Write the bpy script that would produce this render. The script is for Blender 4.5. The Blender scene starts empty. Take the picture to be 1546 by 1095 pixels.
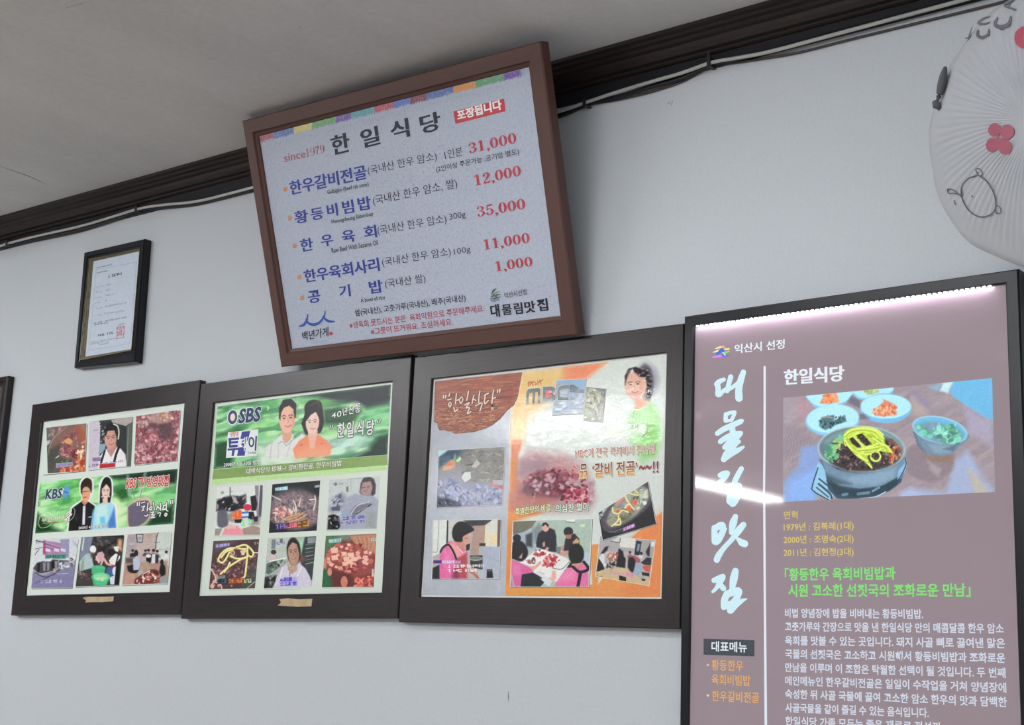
import bpy, math, random
import numpy as np
from mathutils import Vector, Matrix

# ------------------------------------------------------------------ camera, sky, exposure
SC = bpy.context.scene
COL = SC.collection
IW, IH, FPX = 1546, 1095, 2199.155
CAM = np.array([0.0, -2.4, 1.17])
def cam_axes(yaw, pit, rol):
    cy, sy, cp, sp, cr, sr = math.cos(yaw), math.sin(yaw), math.cos(pit), math.sin(pit), math.cos(rol), math.sin(rol)
    f = np.array([sy*cp, cy*cp, sp]); r0 = np.array([cy, -sy, 0.0]); u0 = np.cross(r0, f)
    return cr*r0+sr*u0, -sr*r0+cr*u0, f
RX, UP, FW = cam_axes(*[math.radians(a) for a in (-38.58815, 11.8738, 2.14528)])
cd = bpy.data.cameras.new('camera'); cam = bpy.data.objects.new('camera', cd); COL.objects.link(cam)
cd.sensor_fit = 'HORIZONTAL'; cd.sensor_width = 36.0; cd.lens = FPX*36.0/IW
cd.clip_start = 0.02; cd.clip_end = 60
cam.matrix_world = Matrix(((RX[0], UP[0], -FW[0], CAM[0]), (RX[1], UP[1], -FW[1], CAM[1]), (RX[2], UP[2], -FW[2], CAM[2]), (0, 0, 0, 1)))
SC.camera = cam
SC.view_settings.view_transform = 'Standard'; SC.view_settings.look = 'None'
SC.view_settings.gamma = 1.0; SC.view_settings.use_curve_mapping = False
SC.view_settings.exposure = 0.08
W = bpy.data.worlds.new('daylight'); SC.world = W; W.use_nodes = True
W.node_tree.nodes['Background'].inputs[0].default_value = (0.90, 0.95, 1.0, 1)
W.node_tree.nodes['Background'].inputs[1].default_value = 0.74
LAMP = 98.0                      # strength of the fluorescent ceiling lamps
LIT = 0.86                       # light level on the back wall, to turn colours read off the photo into surface colours

# ------------------------------------------------------------------ helpers
def lin(c):
    c = np.asarray(c, float)/255.0
    return np.where(c <= 0.04045, c/12.92, ((c+0.055)/1.055)**2.4)
def hx(h):
    if isinstance(h, str): return np.array([int(h[i:i+2], 16) for i in (0, 2, 4)], float)
    return np.array(h, float)
def alb(h, k=None): return np.clip(lin(hx(h))/(k or LIT), 0, 0.92)

def principled(name, color=None, rough=0.5, spec=0.5, metal=0.0):
    m = bpy.data.materials.new(name); m.use_nodes = True
    b = m.node_tree.nodes['Principled BSDF']
    if color is not None: b.inputs['Base Color'].default_value = (*color, 1)
    b.inputs['Roughness'].default_value = rough; b.inputs['Specular IOR Level'].default_value = spec
    b.inputs['Metallic'].default_value = metal
    return m, b, m.node_tree
def nd(t, typ, **kw):
    n = t.nodes.new(typ)
    for k, v in kw.items():
        if k in n.inputs: n.inputs[k].default_value = v
        else: setattr(n, k, v)
    return n
def ramp(t, fac, stops):
    r = t.nodes.new('ShaderNodeValToRGB'); e = r.color_ramp.elements
    while len(e) < len(stops): e.new(0.5)
    for el, (p, c) in zip(e, stops): el.position = p; el.color = (*c, 1)
    t.links.new(fac, r.inputs[0]); return r.outputs[0]
def noise_tex(t, scale, detail=4, rough=0.6, mapscale=(1, 1, 1), dist=0.0):
    tc = nd(t, 'ShaderNodeTexCoord'); mp = nd(t, 'ShaderNodeMapping'); mp.inputs['Scale'].default_value = mapscale
    t.links.new(tc.outputs['Object'], mp.inputs[0])
    n = nd(t, 'ShaderNodeTexNoise', Scale=scale, Detail=detail, Roughness=rough, Distortion=dist)
    t.links.new(mp.outputs[0], n.inputs['Vector']); return n.outputs[0]
def bump(t, b, h, strength, dist=0.002):
    n = nd(t, 'ShaderNodeBump', Strength=strength, Distance=dist); t.links.new(h, n.inputs['Height']); t.links.new(n.outputs[0], b.inputs['Normal']); return n
def tex_mat(name, stops, scale, mapscale=(1, 1, 1), rough=0.5, spec=0.5, bumpk=0.0, detail=5, dist=0.0, bdist=0.002):
    m, b, t = principled(name, None, rough, spec)
    n = noise_tex(t, scale, detail, 0.6, mapscale, dist)
    t.links.new(ramp(t, n, stops), b.inputs['Base Color'])
    if bumpk: bump(t, b, n, bumpk, bdist)
    return m
def attr_mat(name, rough=0.45, spec=0.4, bump_scale=0, bumpk=0, emit=0.0, bdist=0.002, bump2=0):
    m, b, t = principled(name, None, rough, spec)
    a = nd(t, 'ShaderNodeAttribute', attribute_name='Col')
    t.links.new(a.outputs['Color'], b.inputs['Base Color'])
    if emit:
        t.links.new(a.outputs['Color'], b.inputs['Emission Color']); b.inputs['Emission Strength'].default_value = emit
    if bumpk:
        n1 = noise_tex(t, bump_scale, 3, 0.55)
        bn = bump(t, b, n1, bumpk, bdist)
    return m

def mesh_obj(name, verts, faces, mat, parent=None, cols=None, smooth=False):
    me = bpy.data.meshes.new(name); me.from_pydata([tuple(map(float, v)) for v in verts], [], faces)
    if cols is not None:
        at = me.color_attributes.new('Col', 'FLOAT_COLOR', 'POINT')
        c = np.ones((len(verts), 4), np.float32); c[:, :3] = cols; at.data.foreach_set('color', c.ravel())
    if smooth: me.polygons.foreach_set('use_smooth', [True]*len(me.polygons))
    me.materials.append(mat); me.update()
    o = bpy.data.objects.new(name, me); COL.objects.link(o)
    if parent is not None: o.parent = parent
    return o
def thing(name, label, cat, mw=None, group=None):
    o = bpy.data.objects.new(name, None); COL.objects.link(o); o.empty_display_size = 0.05
    if mw is not None: o.matrix_world = mw
    return tag(o, label, cat, group)
def tag(o, label, cat, group=None):
    o['label'] = label; o['category'] = cat
    if group: o['group'] = group
    return o
def struct(o): o['kind'] = 'structure'; return o
class MB:
    def __init__(s): s.v = []; s.f = []
    def add(s, vs, fs): n = len(s.v); s.v += [tuple(v) for v in vs]; s.f += [tuple(i+n for i in f) for f in fs]
    def box(s, a, b):
        (x0, y0, z0), (x1, y1, z1) = a, b
        s.add([(x0,y0,z0),(x1,y0,z0),(x1,y1,z0),(x0,y1,z0),(x0,y0,z1),(x1,y0,z1),(x1,y1,z1),(x0,y1,z1)],
              [(0,3,2,1),(4,5,6,7),(0,1,5,4),(1,2,6,5),(2,3,7,6),(3,0,4,7)])
    def tube(s, pts, r, n=8):
        pts = [np.asarray(p, float) for p in pts]; rings = []
        rr = r if hasattr(r, '__len__') else [r]*len(pts)
        for i, p in enumerate(pts):
            d = pts[min(i+1, len(pts)-1)]-pts[max(i-1, 0)]; d = d/np.linalg.norm(d)
            a = np.cross(d, (0, 0, 1.0) if abs(d[2]) < .9 else (1.0, 0, 0)); a /= np.linalg.norm(a); b = np.cross(d, a)
            rings.append([p+rr[i]*(a*math.cos(k*2*math.pi/n)+b*math.sin(k*2*math.pi/n)) for k in range(n)])
        vs = [v for R_ in rings for v in R_]; fs = []
        for i in range(len(pts)-1):
            for k in range(n): fs.append((i*n+k, i*n+(k+1) % n, (i+1)*n+(k+1) % n, (i+1)*n+k))
        fs.append(tuple(range(n))[::-1]); fs.append(tuple((len(pts)-1)*n+k for k in range(n))); s.add(vs, fs)
    def lathe(s, prof, n=48):                                     # prof (radius, y)
        vs = []; fs = []
        for r, y in prof:
            for k in range(n): a = 2*math.pi*k/n; vs.append((r*math.cos(a), y, r*math.sin(a)))
        for i in range(len(prof)-1):
            for k in range(n): fs.append((i*n+k, i*n+(k+1) % n, (i+1)*n+(k+1) % n, (i+1)*n+k))
        s.add(vs, fs)
    def build(s, name, mat, parent=None, smooth=False): return mesh_obj(name, s.v, s.f, mat, parent, None, smooth)
def crom(pts, n=8):
    P = np.asarray(pts, float)
    if len(P) < 3: return np.array([P[0]+(P[-1]-P[0])*t for t in np.linspace(0, 1, n)])
    Q = np.vstack([2*P[0]-P[1], P, 2*P[-1]-P[-2]]); out = []
    for i in range(len(P)-1):
        a, b, c, d = Q[i:i+4]
        for t in np.linspace(0, 1, n, endpoint=False):
            out.append(.5*((2*b)+(-a+c)*t+(2*a-5*b+4*c-d)*t*t+(-a+3*b-3*c+d)*t**3))
    out.append(P[-1]); return np.array(out)

class Plane:
    """a board's own plane: local x right, y into the wall, z up"""
    def __init__(s, o, lean=0, yaw=0, turn=0):
        a, b, c = [math.radians(x) for x in (lean, yaw, turn)]
        Rx = np.array([[1,0,0],[0,math.cos(a),-math.sin(a)],[0,math.sin(a),math.cos(a)]])
        Rz = np.array([[math.cos(b),-math.sin(b),0],[math.sin(b),math.cos(b),0],[0,0,1]])
        Ry = np.array([[math.cos(c),0,math.sin(c)],[0,1,0],[-math.sin(c),0,math.cos(c)]])
        s.R = Rz@Rx@Ry; s.o = np.array(o, float)
    def mw(s): return Matrix([[*s.R[i], s.o[i]] for i in range(3)]+[[0, 0, 0, 1]])
    def uv(s, x, y, d=0.0):
        x = np.asarray(x, float); y = np.asarray(y, float)
        r = FW+((x-IW/2)/FPX)[..., None]*RX-((y-IH/2)/FPX)[..., None]*UP
        n = s.R[:, 1]; t = ((s.o+n*d-CAM)@n)/(r@n)
        p = (CAM+t[..., None]*r-s.o)@s.R
        return p[..., 0], p[..., 2]
    def px(s, u, v, d=0.0):
        p = u[..., None]*s.R[:, 0]+v[..., None]*s.R[:, 2]+s.o+s.R[:, 1]*d-CAM
        z = p@FW; return IW/2+FPX*(p@RX)/z, IH/2-FPX*(p@UP)/z
    def pts(s, P, d=0.0):
        P = np.asarray(P, float); u, v = s.uv(P[:, 0], P[:, 1], d); return np.stack([u, np.full_like(u, d), v], -1)

def Z(x0, y0, k): return lambda P: [(x0+p[0]/k, y0+p[1]/k) for p in P]

# ---- printed pictures: a fine grid with one colour per vertex
def vnoise(x, y, seed=0):
    xi = np.floor(x).astype(np.int64); yi = np.floor(y).astype(np.int64); fx = x-xi; fy = y-yi
    fx = fx*fx*(3-2*fx); fy = fy*fy*(3-2*fy)
    def h(a, b):
        n = (a*374761393+b*668265263+seed*1442695041) & 0x7fffffff
        n = ((n ^ (n >> 13))*1274126177) & 0x7fffffff
        return ((n ^ (n >> 16)) & 0xffff)/65535.0
    return (h(xi, yi)*(1-fx)+h(xi+1, yi)*fx)*(1-fy)+(h(xi, yi+1)*(1-fx)+h(xi+1, yi+1)*fx)*fy
class Cv:
    def __init__(s, pl, d, quad, z, base, step=1.0):
        s.pl, s.d, s.k = pl, d, z[2]; s.z = z
        q = np.array(s.P(quad)); u, v = pl.uv(q[:, 0], q[:, 1], d)
        L = lambda i, j: math.hypot(*(q[i]-q[j]))
        nx = max(3, int(max(L(0, 1), L(3, 2))/step)); ny = max(3, int(max(L(0, 3), L(1, 2))/step))
        S, T = np.meshgrid(np.linspace(0, 1, nx+1), np.linspace(0, 1, ny+1))
        bl = lambda a: (a[0]*(1-S)+a[1]*S)*(1-T)+(a[3]*(1-S)+a[2]*S)*T
        s.U, s.V = bl(u), bl(v); s.X, s.Y = pl.px(s.U, s.V, d); s.S, s.T = S, T
        s.C = np.zeros(S.shape+(3,)); s.C[:] = hx(base)
    def P(s, pts): return [(s.z[0]+p[0]/s.z[2], s.z[1]+p[1]/s.z[2]) for p in pts]
    def zz(s, x, y, k): s.z = (x, y, k); s.k = k; return s
    def _sl(s, x0, y0, x1, y1):
        m = (s.X > x0) & (s.X < x1) & (s.Y > y0) & (s.Y < y1)
        r = np.where(m.any(1))[0]; c = np.where(m.any(0))[0]
        return None if len(r) == 0 else (slice(r[0], r[-1]+1), slice(c[0], c[-1]+1))
    def _mix(s, sl, m, col): s.C[sl] += (hx(col)-s.C[sl])*m[..., None]
    @staticmethod
    def _sd(X, Y, Q):
        D = np.full(X.shape, 1e9); ins = np.zeros(X.shape, bool); n = len(Q)
        for i in range(n):
            (ax, ay), (bx, by) = Q[i], Q[(i+1) % n]
            ex, ey = bx-ax, by-ay; t = np.clip(((X-ax)*ex+(Y-ay)*ey)/(ex*ex+ey*ey+1e-9), 0, 1)
            D = np.minimum(D, (X-ax-t*ex)**2+(Y-ay-t*ey)**2)
            c = ((ay > Y) != (by > Y)) & (X < ex*(Y-ay)/(ey if abs(ey) > 1e-9 else 1e-9)+ax); ins ^= c
        D = np.sqrt(D); return np.where(ins, -D, D)
    def poly(s, pts, col, a=1.0, f=0.42, smooth=False):
        Q = s.P(pts)
        if smooth: Q = crom(list(Q)+[Q[0]], 5)[:-1]
        Q = np.asarray(Q); sl = s._sl(Q[:, 0].min()-f-1, Q[:, 1].min()-f-1, Q[:, 0].max()+f+1, Q[:, 1].max()+f+1)
        if sl is None: return s
        s._mix(sl, a*np.clip(.5-s._sd(s.X[sl], s.Y[sl], Q)/(2*f), 0, 1), col); return s
    def ell(s, cx, cy, rx, ry, col, a=1.0, f=0.45, rot=0):
        (x, y), = s.P([(cx, cy)]); rx /= s.k; ry /= s.k; R_ = max(rx, ry)+f+1
        sl = s._sl(x-R_, y-R_, x+R_, y+R_)
        if sl is None: return s
        c, q = math.cos(math.radians(rot)), math.sin(math.radians(rot)); dx, dy = s.X[sl]-x, s.Y[sl]-y
        e = np.sqrt(((dx*c+dy*q)/rx)**2+((-dx*q+dy*c)/ry)**2)
        s._mix(sl, a*np.clip(.5-(e-1)*min(rx, ry)/(2*f), 0, 1), col); return s
    def line(s, pts, w, col, a=1.0, f=0.38, curve=True):
        Q = s.P(pts); Q = crom(Q, 5) if curve and len(Q) > 2 else np.array(Q); w = w/s.k/2; R_ = w+f+1
        sl = s._sl(Q[:, 0].min()-R_, Q[:, 1].min()-R_, Q[:, 0].max()+R_, Q[:, 1].max()+R_)
        if sl is None: return s
        X, Y = s.X[sl], s.Y[sl]; D = np.full(X.shape, 1e9)
        for (ax, ay), (bx, by) in zip(Q[:-1], Q[1:]):
            ex, ey = bx-ax, by-ay; t = np.clip(((X-ax)*ex+(Y-ay)*ey)/(ex*ex+ey*ey+1e-9), 0, 1)
            D = np.minimum(D, (X-ax-t*ex)**2+(Y-ay-t*ey)**2)
        s._mix(sl, a*np.clip(.5-(np.sqrt(D)-w)/(2*f), 0, 1), col); return s
    def tex(s, pts, cols, sx, sy, th=.5, k=4.0, a=1.0, seed=1, f=1.0, slope=0.0):
        """ragged noise patches of each colour in turn, inside a polygon (or everywhere)"""
        if pts is None: sl = (slice(None), slice(None)); m = 1.0
        else:
            Q = np.asarray(s.P(pts)); sl = s._sl(Q[:, 0].min()-f-1, Q[:, 1].min()-f-1, Q[:, 0].max()+f+1, Q[:, 1].max()+f+1)
            if sl is None: return s
            m = np.clip(.5-s._sd(s.X[sl], s.Y[sl], Q)/(2*f), 0, 1)
        X, Y = s.X[sl], s.Y[sl]; Y2 = Y-slope*X
        for i, c in enumerate(cols):
            n = .65*vnoise(X/sx, Y2/sy, seed+7*i)+.35*vnoise(X/sx*2.1, Y2/sy*2.1, seed+7*i+3)
            s._mix(sl, a*m*np.clip((n-th)*k+.5, 0, 1), c)
        return s
    def chunks(s, pts, n, cols, r0, r1, seed=1, asp=.55, a=.9, f=.38):
        rg = random.Random(seed); Q = np.asarray(pts, float); x0, y0 = Q.min(0); x1, y1 = Q.max(0); k = 0; tries = 0
        while k < n and tries < n*20:
            tries += 1; x, y = rg.uniform(x0, x1), rg.uniform(y0, y1)
            if s._sd(np.array([[x]]), np.array([[y]]), Q)[0, 0] > 0: continue
            r = rg.uniform(r0, r1); s.ell(x, y, r, r*asp*rg.uniform(.6, 1.3), rg.choice(cols), a, f, rg.uniform(0, 180)); k += 1
        return s
    def cap(s, p0, p1, h, n, col, seed=1, back=None, w=None):
        """a caption too small to read: n letter-like marks along a line"""
        p0, p1 = np.array(p0, float), np.array(p1, float); rg = random.Random(seed); w = w or h*.17
        if back is not None:
            u = np.array([0, -h*1.0]); s.poly([p0+(0, h*.15), p1+(0, h*.15), p1+u-(0, h*.15), p0+u-(0, h*.15)], back)
        st = (p1-p0)/n
        for i in range(n):
            o = p0+st*i; W_ = np.linalg.norm(st)*.72
            if rg.random() < .12: continue
            for _ in range(rg.choice((2, 3, 3))):
                if rg.random() < .5:
                    y = rg.choice((.15, .5, .85))*h; s.line([o+(0, -y), o+(W_, -y)+st*0], w, col)
                else:
                    x = rg.choice((.1, .6, .95))*W_; s.line([o+(x, -h), o+(x, -h*.1)], w, col)
        return s
    def person(s, x, y, h, skin='c89a84', hair='241f1f', top='26262a', face=True):
        """head and shoulders, h = head height; (x, y) = middle of the head"""
        s.poly([(x-h*1.0, y+h*2.0), (x-h*.95, y+h*1.1), (x-h*.3, y+h*.6), (x+h*.3, y+h*.6), (x+h*.95, y+h*1.1), (x+h*1.0, y+h*2.0)], top, 1, .8)
        s.ell(x, y, h*.4, h*.52, skin); s.ell(x, y-h*.22, h*.46, h*.42, hair, 1, .7)
        if face: s.ell(x, y+h*.12, h*.32, h*.34, skin, .95, .7)
        return s
    def face(s, x, y, w, h, dark='4a3430', lip='a8504c', sh='b0806e', rot=0):
        """brows, eyes, nose and mouth of a small printed face"""
        c, q = math.cos(math.radians(rot)), math.sin(math.radians(rot)); R_ = lambda a, b: (x+a*w*c-b*h*q, y+a*w*q+b*h*c)
        s.poly([R_(.55, -.7), R_(1.0, -.3), R_(.9, .4), R_(.45, .95), R_(.6, .2)], sh, .45, 1.2)
        for m in (-1, 1):
            s.line([R_(m*.72, -.22), R_(m*.45, -.30), R_(m*.18, -.22)], h*.055, dark, .9); s.ell(*R_(m*.44, -.08), w*.17, h*.055, dark, .95, .35, rot); s.line([R_(m*.70, .02), R_(m*.3, .03)], h*.03, sh, .6)
        s.line([R_(.02, -.05), R_(.10, .22), R_(-.04, .27)], h*.05, sh, .9); s.line([R_(-.36, .52), R_(0, .58), R_(.36, .51)], h*.10, lip, .95); s.line([R_(-.24, .53), R_(.24, .53)], h*.035, 'ecdcd4', .8)
        return s
    def strands(s, x, y, rx, ry, n, cols, w, seed=1, a0=0, a1=360):
        rg = random.Random(seed)
        for k in range(n):
            t = math.radians(rg.uniform(a0, a1)); l = rg.uniform(.5, 1.3); r = rg.uniform(.35, 1.0)
            s.line([(x+rx*r*math.cos(t+u), y+ry*r*math.sin(t+u)) for u in np.linspace(0, l, 5)], w*rg.uniform(.7, 1.2), rg.choice(cols), .9)
        return s
    def grain(s, amp, sc=1.3, seed=5):
        s.C += (amp*2*(vnoise(s.X/sc, s.Y/sc, seed)-.5))[..., None]; return s
    def build(s, name, mat, parent, k=None, con=1.12, mott=7.0, cut=None):
        m = s.C.mean(); s.C = m+(s.C-m)*con+(mott*2*(.6*vnoise(s.X/1.5, s.Y/1.5, 91)+.4*vnoise(s.X/4.2, s.Y/3.4, 57)-.5))[..., None]
        h, w = s.S.shape; me = bpy.data.meshes.new(name)
        co = np.stack([s.U, np.full_like(s.U, s.d), s.V], -1).reshape(-1, 3).astype(np.float32)
        i = np.arange(h*w).reshape(h, w); F = np.stack([i[1:, :-1], i[1:, 1:], i[:-1, 1:], i[:-1, :-1]], -1).reshape(-1, 4)
        if cut is not None:                                        # keep only what lies inside the outline
            ok = s._sd(s.X, s.Y, np.asarray(s.P(cut))).ravel() < .4; F = F[ok[F].all(1)]
        me.vertices.add(h*w); me.vertices.foreach_set('co', co.ravel())
        me.loops.add(F.size); me.loops.foreach_set('vertex_index', F.ravel().astype(np.int32))
        me.polygons.add(len(F)); me.polygons.foreach_set('loop_start', np.arange(0, F.size, 4, dtype=np.int32))
        try: me.polygons.foreach_set('loop_total', np.full(len(F), 4, np.int32))
        except Exception: pass
        me.update(calc_edges=True)
        c = np.ones((h*w, 4), np.float32); c[:, :3] = np.clip(lin(np.clip(s.C, 0, 255)).reshape(-1, 3)/(k or LIT), 0, .95)
        at = me.color_attributes.new('Col', 'FLOAT_COLOR', 'POINT'); at.data.foreach_set('color', c.ravel())
        me.materials.append(mat); o = bpy.data.objects.new(name, me); COL.objects.link(o); o.parent = parent; return o

# ---- lettering: outlines of the characters as flat coloured meshes
_fc = bpy.data.curves.new('letters', 'FONT'); _fo = bpy.data.objects.new('letters', _fc); _fc.fill_mode = 'BOTH'
_cache = {}
def glyphs(txt, bold, res=2):
    key = (txt, bold, res)
    if key not in _cache:
        _fc.body = txt; _fc.offset = bold; _fc.resolution_u = res
        me = bpy.data.meshes.new_from_object(_fo)
        v = np.array([x.co[:2] for x in me.vertices]); f = [tuple(p.vertices) for p in me.polygons]
        if len(v):
            _fc.offset = 0; m0 = bpy.data.meshes.new_from_object(_fo); b = np.array([x.co[:2] for x in m0.vertices]); bpy.data.meshes.remove(m0)
            lo, hi = b.min(0), b.max(0); v = (v-lo)/(hi-lo+1e-9)
        bpy.data.meshes.remove(me); _cache[key] = (v, f)
    return _cache[key]
def ring(cx, cy, rx, ry, ix, iy, n=20):
    a = np.linspace(0, 2*math.pi, n, endpoint=False)
    v = [(cx+rx*math.cos(t), cy+ry*math.sin(t)) for t in a]+[(cx+ix*math.cos(t), cy+iy*math.sin(t)) for t in a]
    return v, [(i, (i+1) % n, n+(i+1) % n, n+i) for i in range(n)]
def stroke2d(pts, cap=True, n=6):
    """a brush stroke: (x, y, width) points -> polygon strip with rounded ends"""
    Q = crom(pts, n); vs = []; fs = []
    for i, (x, y, w) in enumerate(Q):
        a, b = Q[max(i-1, 0)], Q[min(i+1, len(Q)-1)]; d = math.hypot(b[0]-a[0], b[1]-a[1]) or 1; nx, ny = -(b[1]-a[1])/d, (b[0]-a[0])/d
        w = max(w, .001)/2; vs += [(x+nx*w, y+ny*w), (x-nx*w, y-ny*w)]
        if i: fs.append((2*i-2, 2*i-1, 2*i+1, 2*i))
    if cap:
        for i, sg in ((0, 1), (len(Q)-1, -1)):                     # rounded ends
            x, y, w = Q[i]; (lx, ly) = vs[2*i]; r = max(w, .001)/2; t0 = math.atan2(ly-y, lx-x); k = len(vs)
            vs += [(x+r*math.cos(t0+sg*t), y+r*math.sin(t0+sg*t)) for t in np.linspace(0, math.pi, 8)]
            fs.append(tuple(range(k, k+8)))
    return vs, fs
def rect2(x0, y0, x1, y1): return [(x0, y0), (x1, y0), (x1, y1), (x0, y1)], [(0, 1, 2, 3)]
def serif(ch, b):
    """old-style figures with thick stems; b = stem thickness"""
    o = []; t = b*.42
    if ch == '0': o = [ring(.27, .5, .27, .5, .27-b, .5-t*.8)]
    if ch == '1': o = [rect2(.27-b/2, 0, .27+b/2, 1), rect2(.08, 0, .46, t*.8), ([(.27-b/2, 1), (.06, .86), (.06, .8), (.27-b/2, .86)], [(0, 1, 2, 3)])]
    if ch == '2': o = [stroke2d([(.11, .74, b), (.12, .86, b*.6), (.27, .97, t), (.42, .83, b), (.38, .6, b), (.2, .3, t*1.2), (.06, .07, t)]), rect2(.04, 0, .5, b*.75), ([(.44, b*.7), (.5, b*.7), (.52, .26), (.48, .26)], [(0, 1, 2, 3)])]
    if ch == '3': o = [stroke2d([(.1, .8, b*.9), (.14, .92, t), (.27, .97, t), (.42, .78, b), (.34, .58, t), (.2, .53, t)]), stroke2d([(.2, .53, t), (.38, .47, t), (.46, .26, b), (.28, .03, t), (.12, .06, t), (.09, .2, b*.9)])]
    if ch == '5': o = [stroke2d([(.13, .93, b*.5), (.3, .92, b), (.46, .96, b*.6)]), stroke2d([(.13, .95, t), (.1, .52, t)], False), stroke2d([(.1, .5, t), (.28, .61, t), (.46, .32, b), (.28, .03, t), (.12, .06, t), (.09, .2, b*.9)])]
    if ch == '7': o = [rect2(.05, .86, .5, .99), stroke2d([(.48, .9, t), (.28, .5, b*.9), (.22, .02, b)]), ([(.05, .74), (.09, .74), (.11, .9), (.05, .9)], [(0, 1, 2, 3)])]
    if ch == '9': o = [ring(.27, .68, .26, .31, .26-b, .31-t*.8), stroke2d([(.5, .66, b*.8), (.46, .3, b), (.3, .04, t), (.12, .06, b*.8)])]
    if ch == ',': o = [stroke2d([(.1, .06, b*1.1), (.14, -.06, b*.6), (.06, -.18, t*.5)])]
    return o
class Txt:
    """lettering collected into one mesh on a board's plane"""
    def __init__(s, pl, d, z=(0, 0, 1)): s.pl, s.d = pl, d; s.v = []; s.f = []; s.c = []; s.z = z; s.cuts = []
    def zz(s, x, y, k): s.z = (x, y, k); return s
    def P(s, p): return np.array([(s.z[0]+a/s.z[2], s.z[1]+b/s.z[2]) for a, b in p])
    def _put(s, uvs, fs, col, dd=0.0):
        s.n = (getattr(s, 'n', 0)+1) % 14; dd += s.n*9e-6             # overlapping strokes never share one plane
        n = len(s.v); s.v += [(u, s.d-dd, v) for u, v in uvs]; s.f += [tuple(i+n for i in f) for f in fs]; s.c += [hx(col)]*len(uvs)
    def _frame(s, p0, p1, h):
        q = s.P([p0, p1, (p0[0], p0[1]-h)]); u, v = s.pl.uv(q[:, 0], q[:, 1], s.d)
        return np.array([u[0], v[0]]), np.array([u[1]-u[0], v[1]-v[0]]), np.array([0, v[2]-v[0]])
    def t(s, txt, p0, p1, h, col, bold=0.0, fat=0.0, shear=0.0, dd=0.0, res=2, shade=None):
        v, f = glyphs(txt, bold, res)
        if len(v) == 0: return s
        o, e, n = s._frame(p0, p1, h); k = np.linalg.norm(n)/max(np.linalg.norm(e), 1e-9)
        for j in ((0,) if not fat else (-fat, 0, fat)):
            w = v.copy(); w[:, 0] = w[:, 0]+(j+shear*(w[:, 1]-.5))*k
            m = len(s.v); s._put(o+w[:, :1]*e+w[:, 1:]*n, f, col, dd)
            if shade: s.c[m:] = [hx(shade[0])*(1-min(max(y, 0), 1))+hx(shade[1])*min(max(y, 0), 1) for y in w[:, 1]]
        return s
    def halo(s, txt, p0, p1, h, col, bold, r, fat=0.0, shear=0.0, dd=0.0):
        v, f = glyphs(txt, bold, 2); o, e, n = s._frame(p0, p1, h); k = np.linalg.norm(n)/max(np.linalg.norm(e), 1e-9)
        for a in range(8):
            w = v.copy(); w[:, 0] += (r*math.cos(a*math.pi/4)+shear*(w[:, 1]-.5))*k; w[:, 1] += r*math.sin(a*math.pi/4)
            s._put(o+w[:, :1]*e+w[:, 1:]*n, f, col, dd)
        return s
    def sp(s, txt, boxes, col, bold=0, fat=0):
        for ch, (x0, y0, x1, y1, sl) in zip(txt, boxes): s.t(ch, (x0, y1), (x1, y1-sl), y1-y0-sl, col, bold, fat)
        return s
    def fig(s, txt, p0, p1, h, col, b=.2):
        W_ = sum(.26 if c == ',' else .60 for c in txt)-.06; o, e, n = s._frame(p0, p1, h); x = 0.0
        for c in txt:
            for v, f in serif(c, b):
                a = np.array(v); s._put(o+((a[:, :1]+x)/W_)*e+a[:, 1:]*n, f, col)
            x += .26 if c == ',' else .60
        return s
    def poly(s, pts, col, dd=0.0):
        q = s.P(pts); u, v = s.pl.uv(q[:, 0], q[:, 1], s.d); s._put(np.stack([u, v], -1), [tuple(range(len(u)))], col, dd); return s
    def brush(s, pts, col, dd=0.0, cap=True, n=6):
        v, f = stroke2d(pts, cap, n); q = s.P(v); u, w = s.pl.uv(q[:, 0], q[:, 1], s.d); s._put(np.stack([u, w], -1), f, col, dd); return s
    def nx(s): s.cuts.append((len(s.v), len(s.f))); return s        # what follows is a part of its own
    def build(s, name, mat, parent, k=None, label=None):
        if s.cuts:
            e = s.cuts+[(len(s.v), len(s.f))]; a, b = 0, 0; V, F, C, s.cuts = s.v, s.f, s.c, []
            for v1, f1 in e:
                if v1 > a: s.v, s.c, s.f = V[a:v1], C[a:v1], [tuple(i-a for i in f) for f in F[b:f1]]; s.build(name, mat, parent, k, label)
                a, b = v1, f1
            return None
        o = mesh_obj(name, s.v, s.f, mat, parent, np.clip(lin(np.clip(np.array(s.c), 0, 255))/(k or LIT), 0, .95))
        if label: o['label'] = label
        return o

def frame_rails(pl, parent, outer, inner, prof, mat_h, mat_v, z=(0, 0, 1), name='frame_rail'):
    """four mitred rails from an outer and an inner outline (TL TR BR BL, in the photo) and a section (t across, depth)"""
    zf = Z(*z); o = np.array(zf(outer)); i = np.array(zf(inner)); ou, ov = pl.uv(o[:, 0], o[:, 1]); iu, iv = pl.uv(i[:, 0], i[:, 1])
    for a, b, m in ((0, 1, mat_h), (1, 2, mat_v), (2, 3, mat_h), (3, 0, mat_v)):
        vs = []; n = len(prof)
        for c in (a, b):
            for t, d in prof: vs.append((ou[c]+t*(iu[c]-ou[c]), d, ov[c]+t*(iv[c]-ov[c])))
        fs = [(k, (k+1) % n, n+(k+1) % n, n+k) for k in range(n)]+[tuple(range(n))[::-1], tuple(range(n, 2*n))]
        mesh_obj(name, vs, fs, m, parent)
def slab(pl, quad, d0, d1, name, mat, parent):
    q = np.array(quad, float); a = pl.pts(q, d0); u = a.copy(); u[:, 1] = d1
    return mesh_obj(name, np.vstack([a, u]), [(3, 2, 1, 0), (4, 5, 6, 7), (0, 1, 5, 4), (1, 2, 6, 5), (2, 3, 7, 6), (3, 0, 4, 7)], mat, parent)

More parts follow.
